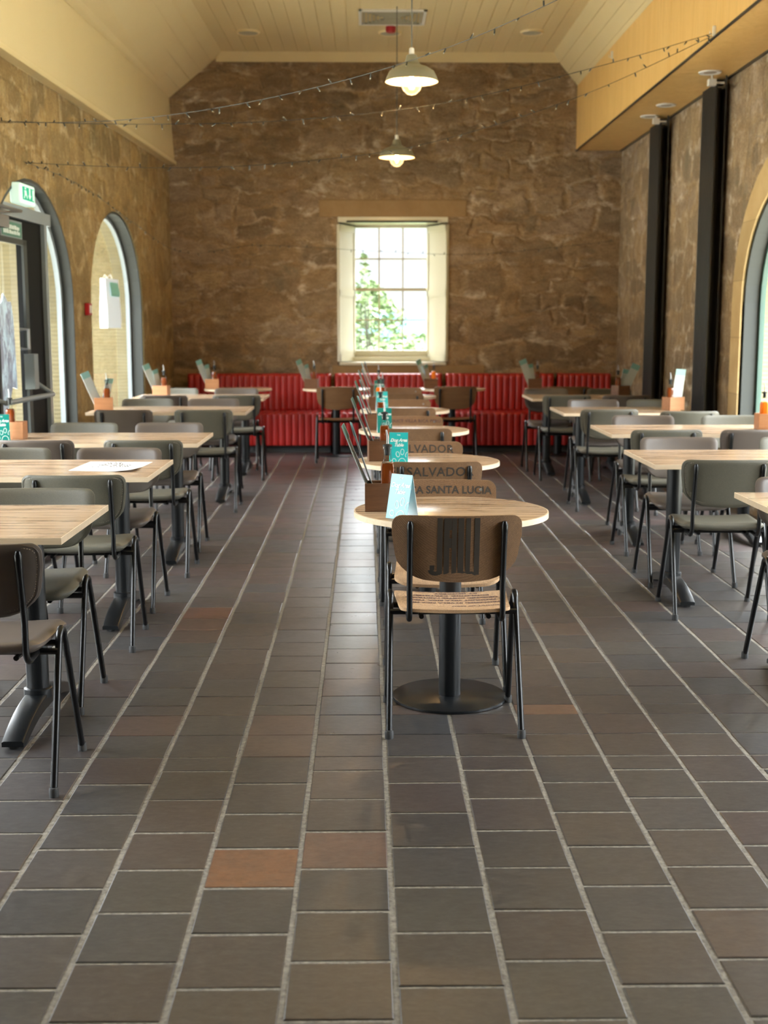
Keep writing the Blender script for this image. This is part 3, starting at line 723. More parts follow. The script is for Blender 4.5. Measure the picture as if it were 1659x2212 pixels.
for (a, b) in (((cn[0] - 0.03, Ya), (cf[0] - 0.03, Yb_)),):
    vs = [(a[0], a[1], 3.285), (a[0] + 0.10, a[1], 3.285), (a[0] + 0.10, a[1], 3.325), (a[0], a[1], 3.325), (b[0], b[1], 3.285), (b[0] + 0.10, b[1], 3.285), (b[0] + 0.10, b[1], 3.325), (b[0], b[1], 3.325)]
    ev.add(vs, [(0, 1, 2, 3), (4, 7, 6, 5), (0, 4, 5, 1), (1, 5, 6, 2), (2, 6, 7, 3), (3, 7, 4, 0)])
struct(ev.obj('trim_8', M['cream_trim']))
cv = MB(); cv.add([(FL1 - .07, YB - 0.004, ZC - 0.11), (FR + .10, YB - 0.004, ZC - 0.11), (FR, YB - 0.09, ZC - 0.013), (FL1, YB - 0.09, ZC - 0.013), (FL1 - .07, YB, ZC), (FR + .1, YB, ZC)], [(0, 1, 2, 3), (3, 2, 5, 4), (0, 3, 4), (1, 5, 2)])
struct(cv.obj('trim_9', M['cream_trim']))

# plywood bulkhead along the right wall, in sheets
mb = MB(); ys = [15.0, 13.04, 10.47, 7.9, 5.33, 2.76, 0.19, -2.3, YF]
for a, b in zip(ys[1:], ys[:-1]):
    g = 0.003; x0 = 2.46 + 0.0 * a
    mb.box((x0, a + g, 3.46), (x0 + 0.018, b - g, 4.35)); mb.box((x0 + 0.022, a + g, 3.46), (XR - 0.012, b - g, 3.478))
struct(mb.obj('trim_10', M['ply']))
mb = MB(); mb.box((2.452, YF, 3.452), (2.472, YB, 3.462)); mb.box((XR - 0.03, YF, 3.45), (XR - 0.002, YB, 3.476)); struct(mb.obj('trim_11', M['charcoal']))  # dark strips standing in for the bulkhead's edge shadow line and wall gap
# steel columns against the right wall
for num, yc in ((0, 12.72), (1, 10.75)):
    c = MB(); w2 = 0.205; zt = 3.40
    c.box((2.86, yc - w2, 0.0), (2.878, yc + w2, zt)); c.box((2.878, yc - 0.03, 0), (2.955, yc + 0.03, zt)); c.box((2.955, yc - 0.16, 0), (2.97, yc + 0.16, zt))
    for q in range(9): c.box((2.855, yc - w2 + 0.02 + q * 0.043, 0), (2.86, yc - w2 + 0.036 + q * 0.043, zt))
    t = tag(c.obj('steel_column', M['charcoal'], bevel=0.002), ['dark steel column by the right wall, nearer the red bench', 'dark steel column by the right wall, nearer the camera and arched window'][num], 'column', 'steel columns')
    b = MB(); b.box((2.865, yc - 0.12, zt), (2.95, yc - 0.06, 3.445)); b.tube([(2.93, yc - .26, 3.36), (2.93, yc - .26, 3.45)], 0.007); b.tube([(2.93, yc - .26, 3.36), (2.93, yc - .1, 3.36)], 0.007)
    b.obj('column_bracket', M['charcoal'], t)
    j = MB(); j.box((2.79, yc - 0.26, 3.375), (2.85, yc - 0.20, 3.425)); j.tube([(2.82, yc - .23, 3.42), (2.82, yc - .23, 3.458)], 0.009); j.tube([(2.85, yc - .23, 3.40), (2.92, yc - .23, 3.40)], 0.008)
    j.obj('junction_box', M['white_plastic'], t)

# downlights, speakers, vent, sounder
dl_names = ['nearest the camera', 'in the middle of the three', 'farthest from the camera']
first = None
for i, (x, y) in enumerate(((2.77, 10.40), (2.78, 11.92), (2.77, 12.55))):
    if first is None:
        a = MB(); a.lathe([(0.055, -0.004), (0.088, -0.010), (0.094, 0.0)], n=28)
        o = a.obj('downlight', M['white_plastic'], smooth=True); first = o
        b = MB(); b.lathe([(0.0, -0.004), (0.05, -0.006), (0.055, 0.0)], n=24); b.obj('lens', M['enamel_in'], o)
    else: o = copy_tree(first)
    o.location = (x, y, 3.459); tag(o, 'round white downlight under the plywood bulkhead, ' + dl_names[i], 'light', 'downlights in the bulkhead')
first = None
for i, (x, y) in enumerate(((-1.24, 13.95), (0.27, 13.95), (1.78, 13.9))):
    if first is None:
        a = MB(); a.lathe([(0.10, -0.012), (0.118, -0.02), (0.128, 0.0)], n=28)
        o = a.obj('ceiling_speaker', M['cream_trim'], smooth=True); first = o
        b = MB(); b.lathe([(0.0, -0.022), (0.06, -0.02), (0.104, -0.012), (0.104, 0.0)], n=28); b.obj('speaker_grille', M['grey_grille'], o, smooth=True)
    else: o = copy_tree(first)
    o.location = (x, y, ZC - 0.012); tag(o, 'round grey ceiling speaker, ' + ['left of the air vent', 'behind the red sounder in the middle', 'right of the air vent'][i], 'speaker', 'ceiling speakers')
v = MB(); x0, x1, y0, y1, z = -0.06, 0.62, 12.95, 13.55, ZC - 0.013
for (a, b, c_, d_) in ((x0, x1, y0, y0 + .035), (x0, x1, y1 - .035, y1), (x0, x0 + .035, y0, y1), (x1 - .035, x1, y0, y1)): v.box((a, c_, z - 0.02), (b, d_, z))
vo = tag(v.obj('air_vent', M['white_plastic'], bevel=0.003), 'square white slatted air vent in the boarded ceiling', 'vent')
s = MB()
for i in range(6):
    q = 0.05 + i * 0.04
    for (a, b, c_, d_) in ((x0 + q, x1 - q, y0 + q, y0 + q + .01), (x0 + q, x1 - q, y1 - q - .01, y1 - q), (x0 + q, x0 + q + .01, y0 + q, y1 - q), (x1 - q - .01, x1 - q, y0 + q, y1 - q)):
        s.box((a, c_, z - 0.022), (b, d_, z - 0.004))
s.obj('vent_slats', M['grey_grille'], vo)
a = MB(); a.lathe([(0.052, 0), (0.05, -0.015), (0.046, -0.02), (0.0, -0.02)], n=20)
so = tag(a.obj('fire_sounder', M['white_plastic'], smooth=True, loc=(0.272, 13.62, ZC - 0.012)), 'red and white fire alarm sounder on the ceiling behind the vent', 'alarm')
a = MB(); a.lathe([(0.053, 0), (0.054, -0.035), (0.045, -0.055), (0.0, -0.058)], (0, 0, -0.018), n=20); a.obj('sounder_dome', M['red_plastic'], so, smooth=True)

# ------------------------------------------------------------------ pendant lamps
def pendant(loc, label):
    t = empty('pendant_lamp', loc)       # origin at the rim centre
    tag(t, label, 'lamp', 'enamel pendant lamps')
    R = 0.18
    p = [(R, 0.0), (R - 0.012, 0.035), (R - 0.03, 0.068), (R - 0.07, 0.092), (R - 0.115, 0.108), (0.048, 0.125), (0.042, 0.145), (0.034, 0.172), (0.02, 0.178)]
    a = MB(); a.lathe(p, n=40); a.v.__len__()
    sh = a.obj('lamp_shade', M['enamel'], t, smooth=True); 
    a = MB(); a.lathe([(max(0.001, r - 0.004), max(0.001, z - 0.002)) for r, z in p[:-1]] , n=40)
    a.obj('shade_lining', M['enamel_in'], sh, smooth=True)
    # open the flat caps that lathe adds
    for o in (sh, sh.children[0]):
        me = o.data; bm = bmesh.new(); bm.from_mesh(me)
        bmesh.ops.delete(bm, geom=[f for f in bm.faces if len(f.verts) > 10 and (f.calc_center_median().z < 0.02 or o != sh)], context='FACES_ONLY')
        bm.to_mesh(me); bm.free()
    a = MB(); a.lathe([(0.016, 0.172), (0.018, 0.182), (0.017, 0.215), (0.008, 0.222), (0.0, 0.222)], n=16); a.obj('lamp_cap', M['white_plastic'], t, smooth=True)
    a = MB(); a.tube([(0, 0, 0.22), (0, 0, ZC - loc[2] - 0.012)], 0.005, 6); a.obj('lamp_cord', M['grey_cord'], t)
    a = MB(); a.lathe([(0.0, -0.088), (0.03, -0.081), (0.058, -0.056), (0.074, -0.018), (0.070, 0.02), (0.048, 0.055), (0.022, 0.085), (0.014, 0.11)], n=24)
    b = a.obj('bulb', M['bulb_glass'], t, smooth=True)
    a = MB()
    for q in range(6):
        an = q * PI / 3; r = 0.013
        a.tube([(r*math.cos(an), r*math.sin(an), -0.025), (r*math.cos(an), r*math.sin(an), 0.05)], 0.0022, 5)
    a.obj('filament', M['filament'], b)
    l = bpy.data.lights.new('bulb_light', 'POINT'); l.energy = 26; l.color = (1, 0.68, 0.38); l.shadow_soft_size = 0.03
    lo = bpy.data.objects.new('bulb_light', l); COL.objects.link(lo); lo.parent = t; lo.location = (0, 0, 0.01)
pendant((0.316, 8.75, 3.072), 'nearer grey enamel pendant lamp with a glowing round bulb')
pendant((0.318, 12.85, 3.10), 'farther grey enamel pendant lamp, hanging lower in view above the window')

# ------------------------------------------------------------------ red banquette
def fluted(mb, x0, x1, z0, z1, y, depth, n, back):
    """vertical channels bulging towards -Y"""
    m = 7; P = [];
    for i in range(n * m + 1):
        u = i / (n * m); x = x0 + (x1 - x0) * u; ph = (i % m) / m
        b = math.sqrt(max(0, math.sin(PI * ph))) * 0.016
        P.append((x, b))
    rows = []; H = z1 - z0; r = min(0.05, depth * 0.5)
    for q in (0, 0.02, 0.06, 0.15, 0.5, 0.85): rows.append((z0 + q * (H - r), 0.0 if q > 0.03 else 0.006))
    for a in range(0, 7):
        t = a / 6 * PI / 2; rows.append((z1 - r + r * math.sin(t), r * (1 - math.cos(t))))
    vs = []
    for z, yo in rows:
        for i, (x, b) in enumerate(P):
            e = min(x - x0, x1 - x) ; er = 0.03; k_ = 0.0
            if e < er: k_ = er - math.sqrt(max(0, er*er - (er - e)**2))
            vs.append((x, y - b + yo + k_, z))
    nn = len(P)
    fs = [(j*nn+i, j*nn+i+1, (j+1)*nn+i+1, (j+1)*nn+i) for j in range(len(rows)-1) for i in range(nn-1)]
    base = len(vs)
    vs += [(x0, y + depth, z0), (x1, y + depth, z0), (x1, y + depth, z1), (x0, y + depth, z1)]
    top = (len(rows)-1)*nn
    fs += [(base+1, base, base+3, base+2), tuple([top + i for i in range(nn)] + [base+2, base+3])]
    fs += [tuple([j*nn for j in range(len(rows)-1, -1, -1)] + [base, base+3])[::-1], tuple([j*nn+nn-1 for j in range(len(rows))] + [base+2, base+1])]
    mb.add(vs, fs)
secs = [(-2.09, -0.405, 'leftmost'), (-0.36, 0.905, 'below the window'), (0.95, 2.225, 'right of the window'), (2.265, 2.90, 'short, rightmost')]
for i, (xa, xb, w) in enumerate(secs):
    t = empty('banquette', ((xa + xb) / 2, 14.62, 0))
    tag(t, 'red fluted banquette section against the back wall, ' + w, 'bench', 'red banquette sections')
    L = (xb - xa) / 2; n = max(4, round((xb - xa) / 0.073))
    a = MB(); fluted(a, -L, L, 0.43, 0.885, 0.15, 0.10, n, True); a.obj('backrest', M['red'], t, smooth=True)
    a = MB(); fluted(a, -L - 0.012, L + 0.012, 0.085, 0.455, -0.33, 0.05, n, True); a.obj('front_panel', M['red'], t, smooth=True)
    a = MB(); m = 7; vs = []; nn = n * m + 1
    for j, (yy, dz) in enumerate(((-0.34, -0.03), (-0.325, -0.004), (-0.29, 0.006), (-0.1, 0.008), (0.16, 0.0))):
        for q in range(nn):
            ph = (q % m) / m; vs.append((-L - .012 + (2*L + .024) * q / (nn - 1), yy, 0.447 + dz + math.sqrt(max(0, math.sin(PI*ph))) * 0.013))
    a.add(vs, [(j*nn+q, j*nn+q+1, (j+1)*nn+q+1, (j+1)*nn+q) for j in range(4) for q in range(nn-1)])
    a.box((-L, -0.30, 0.36), (L, 0.2, 0.44)); a.obj('seat_cushion', M['red'], t, smooth=True)
    a = MB(); a.box((-L, -0.27, 0.0), (L, 0.34, 0.085)); a.obj('plinth', M['rubber'], t)
    a = MB(); a.box((-L, 0.25, 0.085), (L, 0.34, 0.86)); a.obj('back_board', M['rubber'], t)

# ------------------------------------------------------------------ chairs
def b_hw(z):      # backrest half width
    zb, zt = 0.575, 0.805
    W = 0.203 + 0.024 * min(1, (z - zb) / 0.16)
    d = z - zb
    if d < 0.085: q = (0.085 - d) / 0.085; W = W - 0.085 + 0.085 * math.sqrt(max(0, 1 - q*q))
    e = zt - z
    if e < 0.035: q = (0.035 - e) / 0.035; W = W - 0.035 + 0.035 * math.sqrt(max(0, 1 - q*q))
    return W
def b_y(x, z): return -0.195 + 0.62 * x * x - 0.20 * (z - 0.575)
def s_hw(y):
    W = 0.193 + 0.022 * (y + 0.2) / 0.4
    d = y + 0.2
    if d < 0.045: q = (0.045 - d) / 0.045; W += -0.045 + 0.045 * math.sqrt(max(0, 1 - q*q))
    e = 0.2 - y
    if e < 0.075: q = (0.075 - e) / 0.075; W += -0.075 + 0.075 * math.sqrt(max(0, 1 - q*q))
    return W
def s_z(x, y): return 0.447 + 0.22 * x * x - (1.3 * (y - 0.10) ** 2 if y > 0.10 else 0) + 0.10 * max(0, -y - 0.1)
def span(a, b, n, r0, r1):
    """samples denser near the rounded ends"""
    out = []
    for i in range(5): out.append(a + r0 * (1 - math.cos(PI / 2 * i / 5)))
    for i in range(n + 1): out.append(a + r0 + (b - r1 - a - r0) * i / n)
    for i in range(1, 6): out.append(b - r1 + r1 * math.sin(PI / 2 * i / 5))
    return out
def shell(rows, hw, pos, th, pad, soft=0.018, nc=16):
    """pos(u_x, row, side_offset)->xyz"""
    mb = MB(); nn = nc + 1; lo, hi = rows[0], rows[-1]
    us = [math.sin(PI / 2 * (2 * i / nc - 1)) * 0.35 + (2 * i / nc - 1) * 0.65 for i in range(nn)]
    for side in (1, -1):
        vs = []
        for r in rows:
            w = hw(r)
            for u in us:
                x = u * w; t = th / 2
                if pad:
                    d = min((1 - abs(u)) * max(w, 0.02), r - lo, hi - r); q = min(1, d / soft)
                    t = th / 2 * (0.25 + 0.75 * math.sqrt(max(0, 1 - (1 - q) ** 2)))
                vs.append(pos(x, r, side * t))
        fs = [(j*nn+i, j*nn+i+1, (j+1)*nn+i+1, (j+1)*nn+i) for j in range(len(rows)-1) for i in range(nc)]
        if side < 0: fs = [f[::-1] for f in fs]
        mb.add(vs, fs)
    N = len(rows) * nn
    bd = [i for i in range(nn)] + [j*nn + nc for j in range(1, len(rows))] + [(len(rows)-1)*nn + i for i in range(nc-1, -1, -1)] + [j*nn for j in range(len(rows)-2, 0, -1)]
    for a, b in zip(bd, bd[1:] + bd[:1]): mb.f.append([b, a, a + N, b + N]); mb.mi.append(0)
    return mb
B_ROWS = span(0.575, 0.805, 6, 0.085, 0.035); S_ROWS = span(-0.2, 0.2, 8, 0.045, 0.075)
def b_pos(x, z, o): 
    # gentle downward bow of the lower edge
    zz = z - 0.012 * max(0, 1 - (z - 0.575) / 0.06) * (1 - (x / 0.14) ** 2) if z < 0.635 else z
    return (x, b_y(x, z) + o, zz)
def s_pos(x, y, o): return (x, y, s_z(x, y) + o)

def outline_pts(hw, lo, hi, inset, n=70):
    """closed loop of (x, r) following the outline, inset"""
    rows = [lo + inset + (hi - lo - 2 * inset) * i / n for i in range(n + 1)]
    f = lambda r: max(0.0, hw(lo + (r - lo - inset) / (hi - lo - 2*inset) * (hi - lo)) - inset)
    R = [(f(r), r) for r in rows]; Lf = [(-x, r) for x, r in R[::-1]]
    return R + Lf
def dashes(pts, to3, step=0.008, on=0.0052, r=0.0011):
    P = [Vector(to3(*p)) for p in pts]; P.append(P[0]); mb = MB()
    acc = 0.0
    for a, b in zip(P[:-1], P[1:]):
        L = (b - a).length
        if L < 1e-6: continue
        d = (b - a) / L; s = (-acc) % step
        while s < L:
            e = min(s + on, L); mb.tube([a + d * s, a + d * e], r, 4, cap=False); s += step
        acc = (acc + L) % step
    return mb

ME = {}
def leg_mesh(s):
    P = [(s*0.236, -0.215, 0.014), (s*0.229, -0.045, 0.435)]
    for i in range(0, 9):
        a = PI - PI * i / 8; P.append((s*0.2285, 0.036 * math.cos(a), 0.450 + 0.036 * math.sin(a)))
    P += [(s*0.229, 0.045, 0.435), (s*0.236, 0.215, 0.014)]
    mb = MB(); mb.tube(P, 0.0118, 10); return mb.mesh('leg_frame', M['black_metal'], True)
ME['leg_l'], ME['leg_r'] = leg_mesh(-1), leg_mesh(1)
mb = MB(); mb.lathe([(0.0155, 0.0), (0.0155, 0.022), (0.013, 0.03), (0.0, 0.03)], n=12); ME['foot'] = mb.mesh('rubber_foot', M['rubber'], True)
mb = MB()
for y in (-0.055, 0.055): mb.tube([(-0.229, y, 0.425), (0.229, y, 0.425)], 0.011, 8)
for x in (-0.12, 0.12): mb.tube([(x, -0.15, 0.428), (x, 0.15, 0.424)], 0.009, 8)
ME['seat_frame'] = mb.mesh('seat_frame', M['black_metal'], True)
def post_mesh(s, off):
    x = s * 0.164; mb = MB()
    P = [(x, -0.05, 0.426), (x, -0.14, 0.422)]
    for i in range(1, 6):
        a = PI / 2 * i / 5; P.append((x, -0.155 - 0.045 * math.sin(a), 0.467 - 0.045 * math.cos(a)))
    for z in (0.55, 0.62, 0.70, 0.75): P.append((x, b_y(x, z) - off - 0.011 - (0.575 - z) * 0.0, z))
    rs = [0.0105] * (len(P))
    P.append((x, b_y(x, 0.770) - off - 0.009, 0.772)); rs[-1] = 0.0115; rs.append(0.0125)
    P.append((x, b_y(x, 0.782) - off - 0.007, 0.785)); rs.append(0.007)
    mb.tube(P, rs, 10); 
    return mb.mesh('back_post', M['black_metal'], True)
for key, off in (('ply', 0.006), ('pad', 0.014)):
    ME['post_%s_l' % key], ME['post_%s_r' % key] = post_mesh(-1, off), post_mesh(1, off)
mb = MB(); mb.lathe([(0.0, 0.004), (0.005, 0.0035), (0.0075, 0)], n=10, mat=Matrix.Rotation(-PI/2, 4, 'X')); ME['bolt'] = mb.mesh('bolt', M['steel'], True)
ME['ply_back'] = shell(B_ROWS, b_hw, b_pos, 0.012, False).mesh('backrest', M['burlap'], True)
ME['ply_back_dark'] = shell(B_ROWS, b_hw, b_pos, 0.012, False).mesh('backrest', M['ply_shell'], True)
ME['ply_seat'] = shell(S_ROWS, s_hw, s_pos, 0.012, False).mesh('seat', M['burlap_pale'], True)
ME['ply_seat_dark'] = shell(S_ROWS, s_hw, s_pos, 0.012, False).mesh('seat', M['ply_shell'], True)
for c in ('taupe', 'olive'):
    ME['pad_back_' + c] = shell(B_ROWS, b_hw, b_pos, 0.027, True).mesh('backrest', M[c], True)
    ME['pad_seat_' + c] = shell(S_ROWS, lambda y: s_hw(y) * 1.02, lambda x, y, o: s_pos(x, y, o + 0.010), 0.040, True, 0.03).mesh('seat', M[c], True)
ME['stitch'] = dashes(outline_pts(b_hw, 0.575, 0.805, 0.014), lambda x, z: (x, b_y(x, z) - 0.0132, z)).mesh('stitching', M['thread'])
def seam(off):
    pts = outline_pts(b_hw, 0.575, 0.805, 0.007, 40); pts.append(pts[0]); mb = MB()
    mb.tube([(x, b_y(x, z) + off, z) for x, z in pts], 0.0018, 5, cap=False); return mb
def lettering(lines, surf, mat, name):
    """lines: (text, cx, cr, size, kwargs, flip)"""
    mb = MB()
    for txt, cx, cr, size, kw, flip in lines:
        vs, fs = text_geo(txt, size, **kw); s = -1 if flip else 1
        P = [surf(cx + s * x, cr + s * y) if flip != 'back' else surf(cx - x, cr + y) for x, y in vs] if flip != 'seat' else [surf(cx - x, cr - y) for x, y in vs]
        mb.add(P, fs)
    return mb
bf = lambda x, z: (x, b_y(x, z) + 0.0072, z)          # front face of a ply back
bb = lambda x, z: (x, b_y(x, z) - 0.0072, z)
sf = lambda x, y: (x, y, s_z(x, y) + 0.0072)
def front_text(lines, mat):
    mb = MB()
    for txt, cx, cz, size, kw in lines:
        vs, fs = text_geo(txt, size, **kw)
        mb.add([bf(cx - x, cz + y) for x, y in vs], fs)
    return mb.mesh('printed_lettering', mat)
def back_text(lines, mat):
    mb = MB()
    for txt, cx, cz, size, kw in lines:
        vs, fs = text_geo(txt, size, **kw)
        mb.add([bb(cx + x, cz + y) for x, y in vs], fs)
    return mb.mesh('printed_lettering', mat)
def seat_text(lines, mat):
    mb = MB()
    for txt, cx, cy, size, kw in lines:
        vs, fs = text_geo(txt, size, **kw)
        mb.add([sf(cx - x, cy - y) for x, y in vs], fs)
    return mb.mesh('printed_lettering', mat)
K = dict(bold=0.0012, space=1.12)
ME['t_lucia'] = front_text([('FINCA SANTA LUCIA', 0.0, 0.762, 0.044, dict(bold=0.0012, space=1.02, sx=0.98))], M['ink'])
ME['t_salvador'] = front_text([('EL SALVADOR', 0.03, 0.762, 0.062, dict(bold=0.001, space=1.05))], M['ink'])
ME['t_villa'] = front_text([('PRODUCT VILLA RICA PERU', 0.0, 0.77, 0.030, K)], M['ink_brown'])
ME['t_salvador_b'] = back_text([('EL SALVADOR', -0.02, 0.755, 0.062, dict(bold=0.001, space=1.05)), ('SHG', -0.06, 0.695, 0.045, K)], M['ink'])
ME['t_seat'] = seat_text([('NET WEIGHT: 69 KG', 0.0, 0.150, 0.026, K), ('BY IMOCERT', 0.02, 0.112, 0.026, K), ('ECOLOGIC CERTIFIED', 0.0, 0.074, 0.026, K), ('ORGANIC COFFEE FAIRTRADE', 0.0, 0.036, 0.025, dict(bold=0.0012, space=1.0)),
                          ('PRODUCT VILLA RICA  PERU', 0.0, -0.004, 0.025, dict(bold=0.0012)), ('PROCESSED IN VILLA RICA MILL', 0.0, -0.045, 0.024, dict(bold=0.001)), ('PRODUCT OF PERU', 0.09, -0.10, 0.02, K)], M['ink_brown'])
# tall vertical stripes with hooked feet printed on the back of the front chair
mb = MB()
def stripe(x0, x1, z0, z1, n=6):
    vs = []
    for i in range(n + 1):
        z = z0 + (z1 - z0) * i / n; vs += [bb(x0, z), bb(x1, z)]
    mb.add(vs, [(2*i, 2*i+1, 2*i+3, 2*i+2) for i in range(n)])
def X7(px): return (px - 832) / 1545 * 0.454      # from the picture's backrest scale
for a, b in ((592, 660), (672, 742), (765, 828), (838, 912), (930, 992), (1032, 1102)): stripe(X7(a) + 0.001, X7(b) - 0.001, 0.590, 0.798)
stripe(X7(742) - .001, X7(765), 0.755, 0.798, 2); stripe(X7(742) - .001, X7(765), 0.69, 0.725, 2)
stripe(X7(828), X7(838), 0.595, 0.60, 1)
def hook(xc, r0, w, z):   # J foot curling left
    vs = []
    for i in range(9):
        a = -PI * i / 8
        for rr_ in (r0, r0 + w): vs.append(bb(xc + rr_ * math.cos(a), z + 0.8 * rr_ * math.sin(a)))
    mb.add(vs, [(2*i, 2*i+1, 2*i+3, 2*i+2) for i in range(8)])
hook(X7(575), 0.006, 0.019, 0.607); hook(X7(925) + .003, 0.003, 0.013, 0.603); hook(X7(1030), 0.003, 0.017, 0.603)
stripe(X7(510), X7(565), 0.607, 0.625, 2)
ME['t_stripes'] = mb.mesh('printed_lettering', M['ink'])

CH_N = [0]
def chair(x, y, face, style, label, group, prints=(), rot=0.0):
    """face 'away': back towards the camera; 'toward': faces the camera"""
    t = empty('dining_chair', (x, y, 0), (0 if face == 'away' else PI) + math.radians(rot))
    tag(t, label, 'chair', group)
    k_ = 'ply' if style in ('burlap', 'dark') else 'pad'
    for nm in ('leg_l', 'leg_r'):
        lf_ = link('leg_frame', ME[nm], t); s = -1 if nm == 'leg_l' else 1
        for yy in (-0.215, 0.215): link('rubber_foot', ME['foot'], lf_, (s * 0.236, yy, 0))
    link('seat_frame', ME['seat_frame'], t)
    link('back_post', ME['post_%s_l' % k_], t); link('back_post', ME['post_%s_r' % k_], t)
    if style == 'burlap': bk = link('backrest', ME['ply_back'], t); st = link('seat', ME['ply_seat'], t)
    elif style == 'dark': bk = link('backrest', ME['ply_back_dark'], t); st = link('seat', ME['ply_seat_dark'], t)
    else: bk = link('backrest', ME['pad_back_' + style], t); st = link('seat', ME['pad_seat_' + style], t)
    for bx_ in ((-0.164, 0.164) if k_ == 'ply' else ()): link('bolt', ME['bolt'], bk, (bx_, b_y(bx_, .765) + (0.006 if k_ == 'ply' else 0.013), .765))
    if k_ == 'pad':
        link('stitching', ME['stitch'], bk); link('piping', ME['pipe_' + style], bk)
    for p_, on in prints: link('printed_lettering', ME[p_], st if on == 'seat' else bk)
    return t
for c in ('taupe', 'olive'): ME['pipe_' + c] = seam(-0.0118).mesh('piping', M[c], True)

# round table row: burlap ply chairs
RX = 0.33
TY = [4.78, 6.55, 8.5, 10.5, 12.55]
G1 = 'coffee-sack chairs at the round tables'
ordn = ['frontmost', 'second', 'third', 'fourth', 'fifth']
chair(0.318, 4.50, 'away', 'burlap', 'brown coffee-sack chair printed with tall black stripes, frontmost in the middle', G1, (('t_stripes', 'back'), ('t_seat', 'seat')))
chair(0.325, 5.04, 'toward', 'burlap', 'brown coffee-sack chair lettered SANTA LUCIA, behind the frontmost round table', G1, (('t_lucia', 'back'),))
chair(0.33, 6.20, 'away', 'burlap', 'dark coffee-sack chair with SALVADOR on its back, in front of the second round table', G1, (('t_salvador_b', 'back'),), 2)
chair(0.32, 6.80, 'toward', 'burlap', 'lit coffee-sack chair with SALVADOR on its back, behind the second round table', G1, (('t_salvador', 'back'),))
chair(0.33, 8.13, 'away', 'burlap', 'plain brown coffee-sack chair in front of the third round table', G1, (), -2)
chair(0.33, 8.76, 'toward', 'burlap', 'coffee-sack chair with small red-brown lettering, behind the third round table', G1, (('t_villa', 'back'),))
chair(0.33, 10.10, 'away', 'burlap', 'brown coffee-sack chair in front of the fourth round table', G1)
chair(0.345, 10.78, 'toward', 'burlap', 'brown coffee-sack chair behind the fourth round table', G1)
chair(0.33, 12.15, 'away', 'burlap', 'brown coffee-sack chair in front of the fifth, farthest round table', G1)
chair(0.36, 12.83, 'toward', 'burlap', 'brown coffee-sack chair behind the fifth round table, before the red bench', G1)
G2 = 'brown plywood chairs facing the red banquette'
chair(-0.29, 13.43, 'away', 'dark', 'dark brown plywood chair facing the red bench, left of the round table row', G2)
chair(0.955, 13.50, 'away', 'dark', 'dark brown plywood chair facing the red bench, right of the round table row', G2)
chair(2.15, 13.45, 'away', 'dark', 'dark brown plywood chair facing the red bench, at its right end', G2)

GL = 'padded chairs at the left tables'; GR = 'padded chairs at the right tables'
NL = ['frontmost left table', 'second left table', 'third left table', 'fourth left table', 'last left table']
NR = ['frontmost right table', 'second right table', 'third right table', 'fourth right table', 'last right table']
def cl(style): return {'taupe': 'taupe faux-leather chair', 'olive': 'grey-green fabric chair'}[style]
left = [  # table, x, y, face, style, side
 (0, -1.215, 3.955, 'away', 'taupe', 'near side, at the aisle', 1), (0, -1.315, 4.79, 'toward', 'olive', 'on the far side', 0),
 (1, -1.293, 5.69, 'away', 'olive', 'on the near side', 2), (1, -1.32, 6.47, 'toward', 'taupe', 'far side, at the aisle', -1), (1, -1.90, 6.47, 'toward', 'olive', 'far side, by the wall', 2),
 (2, -1.275, 7.37, 'away', 'olive', 'near side, at the aisle', 0), (2, -1.90, 7.37, 'away', 'taupe', 'near side, by the wall', 1), (2, -1.315, 8.19, 'toward', 'taupe', 'far side, at the aisle', 0), (2, -1.89, 8.19, 'toward', 'olive', 'far side, by the wall', -2),
 (3, -1.255, 9.92, 'away', 'olive', 'near side, at the aisle', 0), (3, -1.875, 9.92, 'away', 'taupe', 'near side, by the wall', 0), (3, -1.34, 10.93, 'toward', 'taupe', 'far side, at the aisle', 2), (3, -1.93, 10.93, 'toward', 'olive', 'far side, by the wall', 0),
 (4, -1.205, 11.93, 'away', 'olive', 'near side, at the aisle', 0), (4, -1.88, 11.93, 'away', 'taupe', 'near side, by the wall', -1), (4, -1.33, 12.76, 'toward', 'taupe', 'far side, at the aisle', 0), (4, -1.95, 12.76, 'toward', 'olive', 'far side, by the wall', 0)]
for ti, x, y, fc, st, sd, ro in left: chair(x, y, fc, st, '%s at the %s, %s' % (cl(st), NL[ti], sd), GL, (), ro)
right = [
 (0, 1.91, 5.13, 'toward', 'taupe', 'far side, cut by the picture edge', 0),
 (1, 1.785, 6.27, 'away', 'olive', 'on the near side', -2), (1, 1.83, 7.05, 'toward', 'taupe', 'far side, at the aisle', 0), (1, 2.53, 7.05, 'toward', 'olive', 'far side, by the wall', 0),
 (2, 1.89, 8.02, 'away', 'olive', 'near side, at the aisle', 1), (2, 2.46, 8.02, 'away', 'taupe', 'near side, by the wall', 0), (2, 2.01, 8.82, 'toward', 'taupe', 'far side, at the aisle', 0), (2, 2.66, 8.82, 'toward', 'olive', 'far side, by the wall', 0),
 (3, 1.90, 9.92, 'away', 'olive', 'near side, at the aisle', 0), (3, 2.47, 9.70, 'away', 'olive', 'near side, by the wall', 0), (3, 2.0, 10.76, 'toward', 'taupe', 'far side, at the aisle', 0), (3, 2.52, 10.76, 'toward', 'olive', 'far side, by the wall', 0),
 (4, 1.88, 11.87, 'away', 'olive', 'near side, at the aisle', 0), (4, 2.44, 11.87, 'away', 'taupe', 'near side, by the wall', 0), (4, 1.85, 12.62, 'toward', 'taupe', 'far side, at the aisle', 0), (4, 2.50, 12.62, 'toward', 'olive', 'far side, by the wall', 0)]
for ti, x, y, fc, st, sd, ro in right: chair(x, y, fc, st, '%s at the %s, %s' % (cl(st), NR[ti], sd), GR, (), ro)

